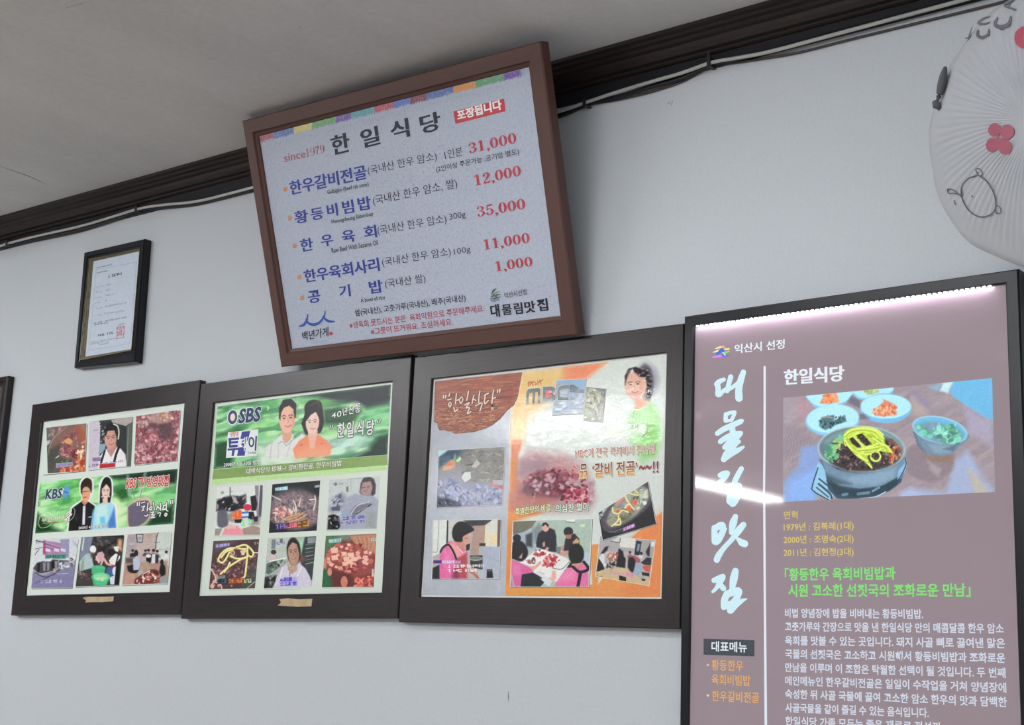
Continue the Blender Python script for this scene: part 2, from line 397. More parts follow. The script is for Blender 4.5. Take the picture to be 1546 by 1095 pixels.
# ------------------------------------------------------------------ room shell
CZ = 2.452
m_wall = tex_mat('wall_paper', [(0.25, alb('babfc4', .86)), (0.75, alb('c1c6cb', .86))], 160, (1, 1, 1), .8, .2, .06, 4, 0, .0006)
m_ceil, _b, _t = principled('ceiling_paper', None, .9, .15)
_n1 = noise_tex(_t, 2.2, 6, .65, (1, .35, 1)); _n2 = noise_tex(_t, 60, 3, .6)
_mx = nd(_t, 'ShaderNodeMath', operation='MULTIPLY_ADD'); _t.links.new(_n2, _mx.inputs[0]); _mx.inputs[1].default_value = .35; _t.links.new(_n1, _mx.inputs[2])
_t.links.new(ramp(_t, _mx.outputs[0], [(0.35, (.55, .54, .55)), (1.0, (.76, .755, .765))]), _b.inputs['Base Color']); bump(_t, _b, _n2, .25, .002)
m_floor = tex_mat('floor_laminate', [(.3, (.40, .35, .29)), (.7, (.52, .46, .39))], 6, (1, 12, 1), .4, .4)
m_side = tex_mat('side_wall_paper', [(.3, (.60, .62, .62)), (.7, (.66, .68, .68))], 30, (1, 1, 1), .8, .2)
m_trim = tex_mat('dark_moulding_paint', [(.3, (.015, .010, .010)), (.7, (.022, .015, .0145))], 5, (.6, 10, 10), .42, .35, .06)
m_dark_strip = tex_mat('dark_strip_below_moulding', [(.3, (.006, .006, .009)), (.7, (.012, .012, .017))], 8, (.5, 8, 8), .55, .35)
X0, X1, Y1 = -7.6, 2.6, -8.6
def shell(name, a, b, m): q = MB(); q.box(a, b); return struct(q.build(name, m))
shell('wall_back', (X0-.1, 0, -.1), (X1+.1, .1, CZ+.1), m_wall)
shell('ceiling', (X0-.1, Y1, CZ), (X1+.1, 0, CZ+.1), m_ceil)
shell('floor', (X0-.1, Y1, -.1), (X1+.1, 0, 0), m_floor)
shell('wall_left', (X0-.1, Y1, 0), (X0, 0, CZ), m_side)
shell('wall_right', (X1, -1.3, 0), (X1+.1, 0, CZ), m_side)
shell('wall_front_added', (X0-.1, Y1-.1, 0), (-3.4, Y1, CZ), m_side)  # unseen part wall, added to keep the bright opening out of board reflections
prof = [(0, 2.402), (-.012, 2.402), (-.016, 2.405), (-.016, 2.409), (-.024, 2.412), (-.030, 2.420), (-.034, 2.428), (-.042, 2.431), (-.047, 2.436), (-.056, 2.438), (-.060, 2.442), (-.070, 2.444), (-.070, CZ), (0, CZ)]
def extr(name, pr, mat):
    n = len(pr); vs = [(x, y, z) for x in (X0, X1) for y, z in pr]
    o = mesh_obj(name, vs, [(k, (k+1) % n, n+(k+1) % n, n+k) for k in range(n)]+[tuple(range(n))[::-1], tuple(range(n, 2*n))], mat); return struct(o)
extr('trim_1', prof, m_trim)
extr('trim_2', [(0, 2.374), (-.007, 2.375), (-.007, 2.402), (0, 2.402)], m_dark_strip)  # blue-black strip along the wall below the moulding

# little scars in the ceiling paper and marks on the wall
m_scar, _, _ = principled('torn_paper_white', (.62, .62, .62), .9, .1)
m_speck, _, _ = principled('mould_speck', (.07, .07, .065), .9, .1)
def at_y(px, py, y=0.0):
    r = FW+((px-IW/2)/FPX)*RX-((py-IH/2)/FPX)*UP; return CAM+r*((y-CAM[1])/r[1])
def at_z(px, py, z):
    r = FW+((px-IW/2)/FPX)*RX-((py-IH/2)/FPX)*UP; return CAM+r*((z-CAM[2])/r[2])
def scar(name, lines, mat, where, lift, mode):
    q = MB()
    for pts, w in lines:
        v, f = stroke2d([(x, y, w*k) for (x, y), k in zip(pts, [.5]+[1]*(len(pts)-2)+[.4])], False, 4)
        q.add([(at_z(x, y, where-lift) if mode == 'z' else at_y(x, y, where-lift)) for x, y in v], f)
    return struct(q.build(name, mat))
scar('ceiling_scratches', [([(416, 57), (440, 48.5), (470, 38.5), (505, 27.5)], 2.2), ([(401, 43), (406, 44)], 1.6), ([(404, 59), (412, 57)], 2.2), ([(185, 250), (191, 252)], 2.2), ([(202, 244), (216, 240), (232, 236)], 1.5), ([(238, 230), (268, 223), (300, 217)], 1.0), ([(292, 218), (302, 216)], 2.2), ([(140, 151), (155, 147)], 1.2), ([(852, 30), (880, 38), (905, 49)], 1.0), ([(880, 36), (884, 34)], 1.8), ([(900, 47), (908, 44)], 1.8), ([(219, 121), (240, 115)], 1.0)], m_scar, CZ, .0006, 'z')
scar('ceiling_specks', [([(0, 251), (40, 265), (72, 279)], .5), ([(452, 40), (453, 42)], 1.5), ([(100, 12), (130, 3)], .8)], m_speck, CZ, .0006, 'z')
scar('wall_marks', [([(1008, 157), (1012, 154)], 1.6), ([(1013, 159), (1016, 152)], 1.2), ([(767, 1044), (767.5, 1052), (767, 1060)], 1.0), ([(15, 371), (15, 377)], 1.0)], m_speck, 0, .0006, 'y')

# ------------------------------------------------------------------ twin-tube ceiling lamps (behind and left of the camera)
m_house, _, _ = principled('lamp_housing_white', (.7, .7, .7), .5)
def lamp(x, y, label, power=1.0, along='y', z=CZ):
    m_tube, _b, _ = principled('fluorescent_tube', (.9, .9, .9), .4); _b.inputs['Emission Color'].default_value = (.96, .98, 1, 1); _b.inputs['Emission Strength'].default_value = LAMP*power
    t = thing('ceiling_light', label, 'ceiling light', Matrix.Translation((x, y, z)) @ Matrix.Rotation(0 if along == 'y' else math.pi/2, 4, 'Z'), 'twin tube ceiling lights')
    q = MB(); q.box((-.075, -.63, -.045), (.075, .63, 0)); q.build('housing', m_house, t)
    for sx in (-.05, .05):
        q = MB(); q.tube([(sx, -.6, -.068), (sx, .6, -.068)], .0135, 10); q.build('tube', m_tube, t, True)
    for sy in (-.615, .615):
        q = MB(); q.box((-.07, sy-.012, -.085), (.07, sy+.012, -.04)); q.build('tube_holder', m_house, t)
lamp(-4.3, -1.95, 'white twin tube lamp on the ceiling nearest the framed pictures', .62, 'x')
lamp(-4.12, -3.42, 'white twin tube lamp on the ceiling behind the nearest left lamp', 1.05, 'x')
lamp(-4.86, -6.12, 'white twin tube lamp on the ceiling far at the back left', .38)
lamp(-6.5, -5.4, 'white twin tube lamp on the ceiling beside the left wall', .6)
lamp(-1.35, -1.42, 'white twin tube lamp on the ceiling in front of the lit poster', .27, 'x')
lamp(-1.35, -3.42, 'white twin tube lamp on the ceiling in the second row, straight behind the poster lamp', 1.0, 'x')

# ------------------------------------------------------------------ shared board materials
dk = [(.25, (.010, .007, .008)), (.5, (.020, .0135, .0145)), (.8, (.034, .023, .025))]
wood_h = tex_mat('dark_wood_foil_level_grain', dk, 26, (.35, 9, 9), .30, .32, .30, 5, .3, .0007)
wood_v = tex_mat('dark_wood_foil_upright_grain', dk, 26, (9, 9, .35), .30, .32, .30, 5, .3, .0007)
brown_h = tex_mat('brown_frame_level_grain', [(.2, alb('482f29')), (.8, alb('553831'))], 30, (.6, 8, 8), .5, .4, .12, 4, 0, .0005)
brown_v = tex_mat('brown_frame_upright_grain', [(.2, alb('482f29')), (.8, alb('553831'))], 30, (8, 8, .6), .5, .4, .12, 4, 0, .0005)
black_m = tex_mat('black_frame_lacquer', [(.3, (.008, .009, .012)), (.7, (.012, .013, .017))], 40, (1, 1, 1), .28, .28, .1)
print_m = attr_mat('printed_sheet_ink', .34, .25, 35, .08)
ink_m = attr_mat('lettering_ink', .45, .3)
wavy_m = attr_mat('glossy_laminated_print', .11, .21, 58, .20, 0, .0020)
board_back, _, _ = principled('backing_board', (.12, .09, .07), .8)
tape_m = tex_mat('torn_tan_tape', [(.3, alb('a58f72')), (.7, alb('b9a588'))], 40, (1, 1, 1), .8, .2)
RAIL = [(0, .021), (0, .0022), (.035, 0), (.975, 0), (1, .0014), (1, .012), (.9, .021)]
SD = .0075                                                       # how deep the sheet lies behind the frame's face

def board(name, label, cat, y0, outer, inner, group=None, prof=RAIL, mats=(wood_h, wood_v), sd=SD, plane=None, back=.019, sheet=None, sheet_mat=None, sheet_name='printed_sheet', bd=None):
    pl = plane or Plane(at_y(*outer[3], y0))
    t = thing(name, label, cat, pl.mw(), group)
    o = np.array(outer, float); i = np.array(inner, float)
    ou, ov = pl.uv(o[:, 0], o[:, 1]); u0, v0 = pl.uv(i[:, 0], i[:, 1]); u1, v1 = pl.uv(i[:, 0], i[:, 1], sd)
    iu = np.array([u1[0], u0[1], u0[2], u1[3]]); iv = np.array([v1[0], v1[1], v0[2], v0[3]])
    for a, b, m in ((0, 1, mats[0]), (1, 2, mats[1]), (2, 3, mats[0]), (3, 0, mats[1])):
        n = len(prof); vs = [(ou[c]+s*(iu[c]-ou[c]), d, ov[c]+s*(iv[c]-ov[c])) for c in (a, b) for s, d in prof]
        mesh_obj('frame_rail', vs, [(k, (k+1) % n, n+(k+1) % n, n+k) for k in range(n)]+[tuple(range(n))[::-1], tuple(range(n, 2*n))], m, t)
    g = .004                                                    # the sheet runs a little under the frame
    sh = None
    if sheet is not None:
        q = np.array([(iu[0]-g, sd, iv[0]+g), (iu[1]+g, sd, iv[1]+g), (iu[2]+g, sd, iv[2]-g), (iu[3]-g, sd, iv[3]-g)])
        sh = mesh_obj(sheet_name, np.vstack([q, q+(0, .002, 0)]), [(3, 2, 1, 0), (4, 5, 6, 7), (0, 1, 5, 4), (1, 2, 6, 5), (2, 3, 7, 6), (3, 0, 4, 7)], sheet_mat, t)
    bd = bd or sd+.0045
    bq = np.array([(ou[c]+.12*(iu[c]-ou[c]), bd, ov[c]+.12*(iv[c]-ov[c])) for c in range(4)])
    if back: mesh_obj('backing_panel', np.vstack([bq, bq+(0, back-bd, 0)]), [(3, 2, 1, 0), (4, 5, 6, 7), (0, 1, 5, 4), (1, 2, 6, 5), (2, 3, 7, 6), (3, 0, 4, 7)], board_back, t)
    return pl, t, sh
PD, TD = SD-.0003, SD-.0006                                      # printed pictures and lettering, a hair in front of the sheet
def margin_mat(name, h, h2=None):
    return tex_mat(name, [(.3, alb(h)), (.7, alb(h2 or h))], 60, (1, 1, 1), .32, .35, .06)

# ------------------------------------------------------------------ brown framed menu, leaning forward on top of the pictures
mp = Plane((-2.5995, -.045, .6942+1.17), 17.75, -.7, 1.42)
MPROF = [(0, .028), (0, .003), (.07, 0), (.74, 0), (.80, .006), (.96, .0085), (1, .016), (.9, .028)]
m_menu = tex_mat('speckled_menu_paper', [(.28, alb('9ba2b1')), (.42, alb('a9b0c0')), (.7, alb('b2b9c8'))], 170, (1, 1, 1), .5, .25, 0, 3)
mp, menu, msheet = board('menu_board', 'large brown framed price menu leaning forward above the pictures', 'menu board', 0,
    [(365, 182.5), (815.5, 62), (871.5, 506), (424, 554.5)], [(392, 206), (794, 103), (841.5, 477), (441.5, 526.5)],
    None, MPROF, (brown_h, brown_v), .0125, mp, .026, True, m_menu)
D1, D2 = .0122, .0119
# strip of coloured blocks with a ragged lower edge
R1, R2 = (360, 60, 2.973), (400, 300, 3.221)
c = Cv(mp, D1, [(93, 432), (1294, 127), (1299, 172), (98, 478)], R1, 'abb2c2', .8)
rg = random.Random(4)
edge = [(95, 'a0606a'), (155, '6a7cae'), (248, 'c8bf7c'), (330, '74a274'), (437, '7a62a2'), (505, '6ea5ae'), (610, 'b4636e'), (695, '6b7cbc'), (772, '8a5560'), (843, '6879ad'), (965, 'd0925c'), (1063, '6fa178'), (1192, '7a5ea6'), (1284, '7a5ea6')]
for (xa, col), (xb, _) in zip(edge[:-1], edge[1:]):
    top = lambda x: 432+(x-95)*(-304/1198.0)
    pts = [(xa, top(xa)-6), (xb, top(xb)-6)]; x = xb
    while x > xa: pts.append((x, top(x)+27+rg.uniform(-3, 3)+(6 if int(x/6) % 2 else -2))); x -= 6
    c.poly(pts+[(xa, top(xa)+30)], col, .92, .5)
c.poly([(1265, 130), (1300, 122), (1306, 175), (1270, 180)], 'abb2c2', .9, 3)
c.tex(None, ['b2b9c8'], 1.5, 2.5, .72, 5, .5, 3)
c.build('colour_band', print_m, msheet)
T = Txt(mp, D2, R1); BK, BL_, RD, GY = '2a2c3c', '33418f', 'b03f4c', '3c4050'
T.t('한', (425, 519), (502, 500), 86, BK, .012, .035).nx().t('일', (557, 488), (635, 468), 84, BK, .012, .035).nx().t('식', (692, 452), (768, 433), 84, BK, .012, .035).nx().t('당', (824, 424), (910, 403), 84, BK, .012, .035)
T.build('title_lettering', ink_m, msheet)
T = Txt(mp, D2, R1)
T.t('since', (207, 550), (302, 528), 34, 'a8505c', 0, .01); T.fig('1979', (304, 527), (388, 507), 37, 'a8505c', .1).nx()
T.fig('31,000', (1036, 512), (1250, 463), 48, RD, .17).nx().fig('12,000', (1060, 656), (1270, 610), 48, RD, .17)
T.zz(*R2).nx(); T.fig('35,000', (1034, 90), (1268, 50), 52, RD, .17).nx().fig('11,000', (1064, 250), (1290, 214), 50, RD, .17).nx().fig('1,000', (1121, 355), (1303, 328), 48, RD, .17)
T.build('price_lettering', ink_m, msheet)
T = Txt(mp, D2, R1)
T.t('한우갈비전골', (236, 698), (577, 624), 62, BL_, .014, .03)
T.zz(*R2).nx(); T.sp('황등비빔밥', [(150, 50, 212, 124, 12), (228, 40, 287, 107, 10), (308, 20, 356, 89, 8), (383, 3, 434, 75, 9), (458, -14, 518, 59, 9)], BL_, .012, .03)
T.nx(); T.sp('한우육회', [(178, 188, 236, 259, 10), (278, 170, 334, 235, 9), (380, 148, 440, 216, 9), (487, 126, 545, 196, 9)], BL_, .012, .03)
T.nx(); T.t('한우육회사리', (197, 410), (558, 350), 62, BL_, .014, .03)
T.nx(); T.sp('공기밥', [(215, 442, 272, 511, 9), (367, 416, 417, 482, 8), (513, 393, 575, 463, 9)], BL_, .012, .03)
T.nx(); T.build('dish_lettering', ink_m, msheet)
T = Txt(mp, D2, R1)
T.t('(국내산 한우 암소)', (583, 613), (893, 547), 47, GY).nx().t('1인분', (928, 538), (1008, 519), 42, GY).nx().t('(2인이상 주문가능 ,공기밥 별도)', (890, 600), (1261, 519), 32, GY, .006)
T.t('(국내산 한우 암소, 쌀)', (607, 750), (985, 672), 50, GY).nx().t('Galbijjim (Beef rib stew)', (400, 699), (586, 661), 23, GY, .012)
T.zz(*R2).nx(); T.t('Hwangdeung Bibimbap', (326, 128), (528, 88), 25, GY, .012).nx().t('(국내산 한우 암소)', (551, 183), (886, 125), 52, GY).nx().t('300g', (900, 113), (978, 99), 40, GY).nx().t('Raw Beef With Sesame Oil', (326, 265), (551, 225), 24, GY, .012)
T.nx(); T.t('(국내산 한우 암소)', (573, 337), (907, 284), 50, GY).nx().t('100g', (922, 282), (1002, 267), 38, GY).nx().t('(국내산 쌀)', (587, 442), (784, 414), 50, GY).nx().t('A bowl of rice', (467, 506), (585, 489), 20, GY, .012)
T.nx(); T.t('쌀(국내산), 고춧가루(국내산), 배추(국내산)', (441, 578), (978, 504), 38, '2c2e3a', .012)
T.build('description_lettering', ink_m, msheet)
T = Txt(mp, D2, R2)
T.t('※생육회 못드시는 분은  육회익힘으로 주문해주세요.', (413, 634), (1068, 550), 33, 'a8505e', .012).nx().t('※그릇이 뜨거워요. 조심하세요.', (517, 664), (915, 615), 33, 'a8505e', .012)
T.build('notice_lettering', ink_m, msheet)
T = Txt(mp, D2, R1)
for z, x, y, s in ((R1, 211, 672, 9), (R2, 122, 95, 9), (R2, 144, 230, 9), (R2, 168, 381, 9), (R2, 182, 482, 9)):
    T.zz(*z).nx(); k = s if z is R2 else s*.92; T.poly([(x-k, y-k), (x+k, y-k*1.3), (x+k, y+k), (x-k, y+k*1.3)], 'c08a6c')
T.build('bullet_marks', ink_m, msheet)
T = Txt(mp, D2+.0001, R1); T.poly([(965, 322), (1192, 264), (1199, 321), (974, 378)], 'b8414a')
T.t('포장됩니다', (986, 362), (1182, 312), 44, 'eef0f4', .03, .02, dd=.0002); T.build('takeaway_tag', ink_m, msheet, None, 'red tag with white lettering')
T = Txt(mp, D2, R2); B2 = '3a56a0'
T.brush([(166, 622, 6), (188, 614, 13), (202, 594, 11), (209, 563, 5)], B2).brush([(199, 588, 5), (214, 607, 11), (240, 613, 14), (268, 600, 12), (288, 572, 9), (293, 547, 5)], B2).brush([(281, 572, 5), (298, 590, 11), (318, 598, 12), (339, 598, 5)], B2)
T.t('백년가게', (184, 692), (311, 668), 44, '2c2e3a', .012, 0, .2); T.brush([(321, 656, 17), (321.5, 656, 17)], 'b0404e'); T.brush([(225, 701, 2), (308, 690, 2)], '8fa0b8')
T.build('heritage_shop_emblem', ink_m, msheet)
T = Txt(mp, D2, R2)
T.brush([(1103, 462, 4), (1112, 448, 10), (1124, 438, 4)], '40506a').brush([(1100, 472, 3), (1120, 458, 7), (1142, 452, 3)], '6f9a58').brush([(1098, 480, 3), (1120, 470, 8), (1144, 466, 3)], '3c4a5c').brush([(1116, 470, 12), (1124, 476, 12)], '5a7a50').brush([(1094, 488, 3), (1120, 484, 6), (1146, 478, 3)], '46508a')
T.t('익산시', (1100, 506), (1141, 497), 15, GY, .02).nx().t('익산시선정', (1166, 486), (1274, 467), 28, GY, .014)
T.sp('대물림맛집', [(1103, 512, 1143, 577, 4), (1158, 512, 1202, 567, 5), (1217, 504, 1255, 562, 4), (1268, 496, 1317, 556, 5), (1330, 484, 1378, 548, 5)], '252733', .02, .02)
T.build('city_choice_emblem', ink_m, msheet)
q = MB(); q.tube([(.28, .030, .52), (.44, .155, .63), (.60, .030, .52)], .0012, 6); q.build('hanging_wire', black_m, menu)

# ------------------------------------------------------------------ three dark framed collages in a row
GRP = 'dark framed collage boards in a row'
def scene_bg(c, q, lo, mid, hi, seed):                            # streaky green banner backdrop
    c.tex(None, [mid], 22, 9, .42, 3, .9, seed, slope=-.25).tex(None, [hi], 26, 8, .52, 4, .8, seed+11, slope=-.25).tex(None, [lo], 24, 9, .60, 4, .85, seed+23, slope=-.2)
def quote_brush(T, zc, strokes, col, out, w, ow):
    for p in strokes: T.brush([(x, y, w+ow) for x, y in p], out)
    for p in strokes: T.brush([(x, y, w) for x, y in p], col, .0002)
def outlined(T, s, p0, p1, h, col, out, b=.02, ob=.075, fat=0, shear=0, shade=None, sh=None):
    if sh: T.t(s, (p0[0]+sh, p0[1]+sh), (p1[0]+sh, p1[1]+sh), h, '6c706e', b, fat, shear, -.00015)
    T.halo(s, p0, p1, h, out, b, (ob-b)*.95, fat, shear, 0); T.t(s, p0, p1, h, col, b, fat, shear, .00025, shade=shade)

# ---- leftmost board
kp, kbs, ks = board('framed_collage', 'leftmost dark framed collage, green banner between two rows of three photos', 'framed picture', -.022,
    [(48.7, 611), (301.4, 573.6), (271.8, 927.9), (16, 929.5)], [(66, 637), (278, 609), (255.5, 894), (40, 899.5)], GRP, sheet=True, sheet_mat=margin_mat('pale_mint_print_margin', 'd6dfd8', 'd9e2da'))
k1, k2, k3, k4, k5, k6 = (60, 615, 10.04), (190, 600, 10.04), (45, 705, 10.04), (160, 700, 10.04), (35, 795, 10.04), (150, 795, 10.04)
def shadow_edge(T, z, pts, w=7, col='5c605e'):                    # thin grey printed edge under a picture
    T.zz(*z)
    for p, q_ in zip(pts[:-1], pts[1:]): T.brush([(*p, w), (*q_, w)], col, 0, False, 2)
    T.nx()
T = Txt(kp, SD-.00015, k1)
shadow_edge(T, k1, [(55, 1032), (690, 972), (722, 262)], 11); shadow_edge(T, k1, [(745, 962), (1380, 900), (1415, 150)], 8); shadow_edge(T, k2, [(140, 1040), (780, 968), (835, 200)], 8)
shadow_edge(T, k5, [(130, 950), (745, 940), (838, 200)], 12); shadow_edge(T, k5, [(800, 928), (1452, 900), (1530, 150)], 10); shadow_edge(T, k6, [(345, 902), (1035, 882), (1100, 100)], 8)
T.build('picture_edges', ink_m, ks)
c = Cv(kp, PD, [(100, 312), (708, 244), (682, 966), (120, 1003)], k1, '5c5450', .62)
c.poly([(95, 310), (400, 270), (250, 430), (110, 600)], '6e635e').chunks([(120, 320), (350, 280), (260, 400), (140, 450)], 16, ['a87a80', 'c09a9a', '7e5458', '8f8a84'], 14, 40, 1)
c.poly([(95, 510), (170, 500), (140, 560), (90, 590)], 'a9c0c2').poly([(400, 270), (700, 245), (690, 560), (640, 800), (420, 830), (150, 720), (180, 540), (270, 400)], '80605a', 1, 3, True)
for k in range(6): c.line([(420-k*14, 285+k*12), (250-k*12, 420+k*16), (140-k*4, 640+k*18)], 12, 'a09486' if k % 2 else '6e655c', .8)
c.poly([(150, 640), (330, 560), (320, 740), (430, 840), (240, 900), (130, 980), (110, 800)], '4c5048', 1, 3, True).poly([(540, 300), (690, 300), (690, 560), (600, 480)], 'a4583c', .8, 4)
c.chunks([(330, 500), (480, 380), (560, 350), (600, 520), (520, 700), (380, 760), (290, 680)], 60, ['a86a6c', '8e5058', 'b88484', '74444a', 'c49a92'], 16, 46, 2)
c.poly([(370, 500), (440, 460), (500, 510), (470, 570), (390, 550)], 'c49c6c', 1, 1).chunks([(560, 620), (660, 520), (690, 640), (640, 860), (560, 820)], 30, ['e0c0a4', 'c8845c', 'f0d8c0', 'a85438'], 16, 44, 3)
c.chunks([(310, 940), (480, 880), (600, 820), (680, 740), (670, 950), (330, 990)], 60, ['c0603c', 'd88a60', 'e8b090', '9a4028', 'd06848'], 16, 44, 4).chunks([(430, 660), (560, 640), (560, 800), (440, 830)], 24, ['7e3c40', '5e2c30', '94585a'], 14, 34, 5)
c.chunks([(320, 800), (470, 780), (450, 850), (330, 850)], 10, ['4a7040', '6e9a5c', '34502e'], 14, 34, 6).poly([(245, 850), (500, 832), (500, 892), (245, 922)], 'a295b4', .95).cap((265, 905), (490, 880), 34, 9, '7c6c98', 2).line([(245, 770), (290, 738)], 16, 'd0ccc0')
c.poly([(600, 250), (706, 244), (700, 400)], 'a89090', .5, 5).grain(6).build('photo', print_m, ks)['label'] = 'photo of meat in a hot steel pot'
c = Cv(kp, PD, [(752, 222), (1408, 145), (1378, 892), (735, 946)], k1, '34373a', .62)
c.poly([(735, 220), (920, 205), (905, 940), (730, 950)], 'c6bfc8').poly([(900, 210), (920, 205), (1085, 180), (1080, 215), (910, 240)], '4a4444').poly([(1080, 190), (1410, 140), (1400, 260), (1330, 290), (1100, 235)], 'aba29e')
c.poly([(1320, 270), (1410, 220), (1380, 890), (1310, 880)], '5c625a').line([(1345, 300), (1320, 880)], 12, '868a80', .8).chunks([(915, 250), (1000, 260), (990, 520), (910, 560)], 24, ['8aa0a4', '5c7074', 'b0c0c0', '2a3436'], 10, 26, 2).poly([(905, 560), (1000, 550), (990, 660), (890, 720)], '8fa6b4')
c.poly([(900, 760), (960, 680), (1040, 610), (1160, 600), (1230, 630), (1300, 720), (1318, 900), (880, 940)], 'e6e2e8', 1, .8)
c.ell(1095, 400, 112, 160, '241e20', 1, .7, 6).line([(1120, 255), (1180, 290), (1200, 380), (1190, 480)], 20, 'c8d2c0').poly([(1040, 560), (1150, 540), (1170, 610), (1080, 760), (1020, 660)], 'b88c84').ell(1075, 470, 92, 165, 'c89a8e', 1, .7, 3).poly([(980, 420), (1010, 320), (1090, 300), (1170, 340), (1170, 470), (1130, 350), (1030, 360), (1000, 440)], '241e20', 1, .8)
c.face(1078, 478, 86, 150, '43302e', '9c5450', 'a8786c', -6)
c.line([(985, 660), (930, 840)], 30, '1c1a1e').line([(1200, 610), (1160, 710), (1130, 820)], 34, '1c1a1e').poly([(800, 770), (935, 760), (930, 812), (805, 818)], '6c5080').cap((812, 810), (930, 800), 30, 5, 'c4b4cc', 3).poly([(910, 860), (1145, 845), (1145, 905), (905, 930)], 'b4343c').cap((745, 905), (900, 890), 34, 6, '6c6078', 4).cap((910, 880), (1270, 830), 32, 14, '8c7c94', 5)
c.cap((800, 358), (900, 350), 14, 6, '807884', 6)
c.grain(5).build('photo', print_m, ks)['label'] = 'photo of a woman in a white top and dark apron straps'
c = Cv(kp, PD, [(158, 286), (826, 190), (772, 962), (125, 1028)], k2, '8a5a60', .62)
c.chunks([(150, 290), (826, 195), (772, 960), (125, 1025)], 420, ['a86e76', 'c49298', '7a4048', 'd8b4b4', '8e545c', '643840', 'b47c84'], 14, 40, 21).poly([(480, 400), (700, 370), (690, 620), (520, 620)], '4e3c44', .8, 4, True).poly([(320, 380), (470, 380), (480, 480), (360, 500)], '5a4048', .7, 3)
c.poly([(330, 290), (480, 230), (620, 235), (720, 330), (540, 400), (380, 370)], 'b49690', .8, 2, True).chunks([(470, 270), (620, 240), (710, 320), (560, 370)], 22, ['c8a48c', 'a87860', 'd8bcac', '9a7468'], 16, 40, 22).chunks([(180, 350), (340, 340), (320, 430), (200, 460)], 14, ['c0b0a8', '908078'], 10, 30, 23)
c.grain(8).build('photo', print_m, ks)['label'] = 'photo of chopped raw red meat'
c = Cv(kp, PD, [(155, 236), (2243, 30), (2177, 865), (80, 1012)], k3, '7cb878', .62)
scene_bg(c, None, '3f7a4a', '8fca8c', 'c2e0b8', 3)
c.poly([(480, 200), (800, 160), (760, 420), (560, 560), (300, 600), (420, 350)], '5aae58', .6, 9).poly([(80, 1010), (110, 700), (300, 900), (500, 985)], '163a20', .95, 5).poly([(1200, 480), (1420, 420), (1430, 860), (1300, 960)], 'd4e4b4', .7, 6)
c.zz(*k4); c.poly([(60, 180), (1090, 78), (1070, 320), (800, 300), (500, 250), (120, 230)], '1c2a26', .95, 4).poly([(680, 420), (860, 380), (1050, 330), (1040, 560), (820, 560)], '7cc084', .6, 8).poly([(100, 420), (330, 360), (370, 520), (230, 570)], '28562c', .85, 4).poly([(680, 800), (1030, 600), (1020, 920), (640, 940)], '123824', .95, 5)
for a, b in (((330, 190), (350, 480)), ((600, 130), (520, 460))): c.line([a, b], 44, 'b9c4bd', .6, 2)
c.line([(400, 390), (440, 550)], 8, '707874').line([(545, 390), (515, 520)], 8, '707874')
c.poly([(320, 660), (440, 540), (600, 500), (690, 560), (680, 780), (620, 900), (480, 975), (345, 985), (318, 860)], 'c0b098', 1, 2, True).poly([(335, 660), (440, 590), (640, 570), (660, 760), (600, 880), (440, 968), (345, 930)], '6c6474', 1, 1, True).line([(335, 990), (345, 1015)], 18, 'b0a088')
c.zz(*k3)
OUTL = 'e9efe2'
c.line([(575, 985), (595, 820), (640, 620), (785, 525), (790, 430), (765, 330), (785, 210), (880, 160), (945, 215), (950, 330), (925, 440), (895, 525), (985, 585)], 32, OUTL, 1, .7)
c.line([(1065, 560), (1058, 340), (1090, 205), (1160, 148), (1235, 205), (1248, 400), (1222, 535), (1305, 590), (1322, 945)], 30, OUTL, 1, .7)
c.poly([(585, 975), (600, 800), (640, 630), (790, 520), (890, 530), (980, 590), (930, 960)], '1e1d20', 1, .7).poly([(805, 590), (845, 590), (835, 880), (795, 880)], 'ccc6d2').poly([(870, 770), (940, 745), (930, 768)], 'd8d4d8')
c.poly([(790, 500), (870, 470), (880, 540), (830, 590), (790, 545)], 'b88878').ell(852, 420, 62, 118, 'd09c84', 1, .7, 4).poly([(772, 390), (775, 260), (850, 170), (930, 200), (945, 300), (930, 400), (905, 330), (850, 300), (800, 340), (795, 420)], '3c2620', 1, .8, True).line([(800, 375), (900, 370)], 8, '6a3c34').line([(815, 470), (860, 460)], 12, '9c4c44').line([(800, 380), (845, 378)], 16, '8e5a50', .6)
c.poly([(915, 960), (950, 700), (1000, 600), (1080, 550), (1220, 520), (1290, 590), (1310, 935)], '9fcbe2', 1, .8).poly([(1010, 600), (1160, 560), (1180, 860), (1010, 880)], 'c0e2ee', .9, 3).poly([(1180, 860), (1280, 620), (1310, 930), (1190, 935)], '4a78b4', .9, 2).poly([(1060, 760), (1140, 750), (1150, 860), (1070, 870)], '6cb8d6', .9, 2).line([(965, 650), (940, 950)], 26, '6496c0', .7)
c.poly([(1060, 560), (1070, 340), (1110, 200), (1170, 155), (1230, 210), (1240, 400), (1210, 540), (1150, 520)], '1c1a1c', 1, .8, True).poly([(1100, 480), (1180, 470), (1180, 560), (1110, 570)], 'dcb8ac').ell(1152, 370, 62, 115, 'e4c0b4', 1, .7, 3).poly([(1085, 330), (1110, 240), (1150, 210), (1225, 280), (1220, 330), (1160, 260), (1110, 320)], '1c1a1c', 1, .7)
c.face(1152, 375, 58, 105, '3a2c30', 'b4505c', 'c89c90').ell(1095, 455, 9, 14, 'e8e8e8').ell(1203, 450, 9, 14, 'e8e8e8')
c.ell(240, 810, 118, 112, 'c8d4c0', .0).line([(130, 850), (160, 750), (270, 695), (360, 740)], 8, 'd0d8c8', .9).line([(128, 860), (170, 925), (290, 900), (340, 830)], 8, 'd0d8c8', .9).line([(400, 740), (470, 640), (600, 605), (680, 650), (660, 760), (590, 830)], 8, 'c8d0c0', .9)
c.grain(4)
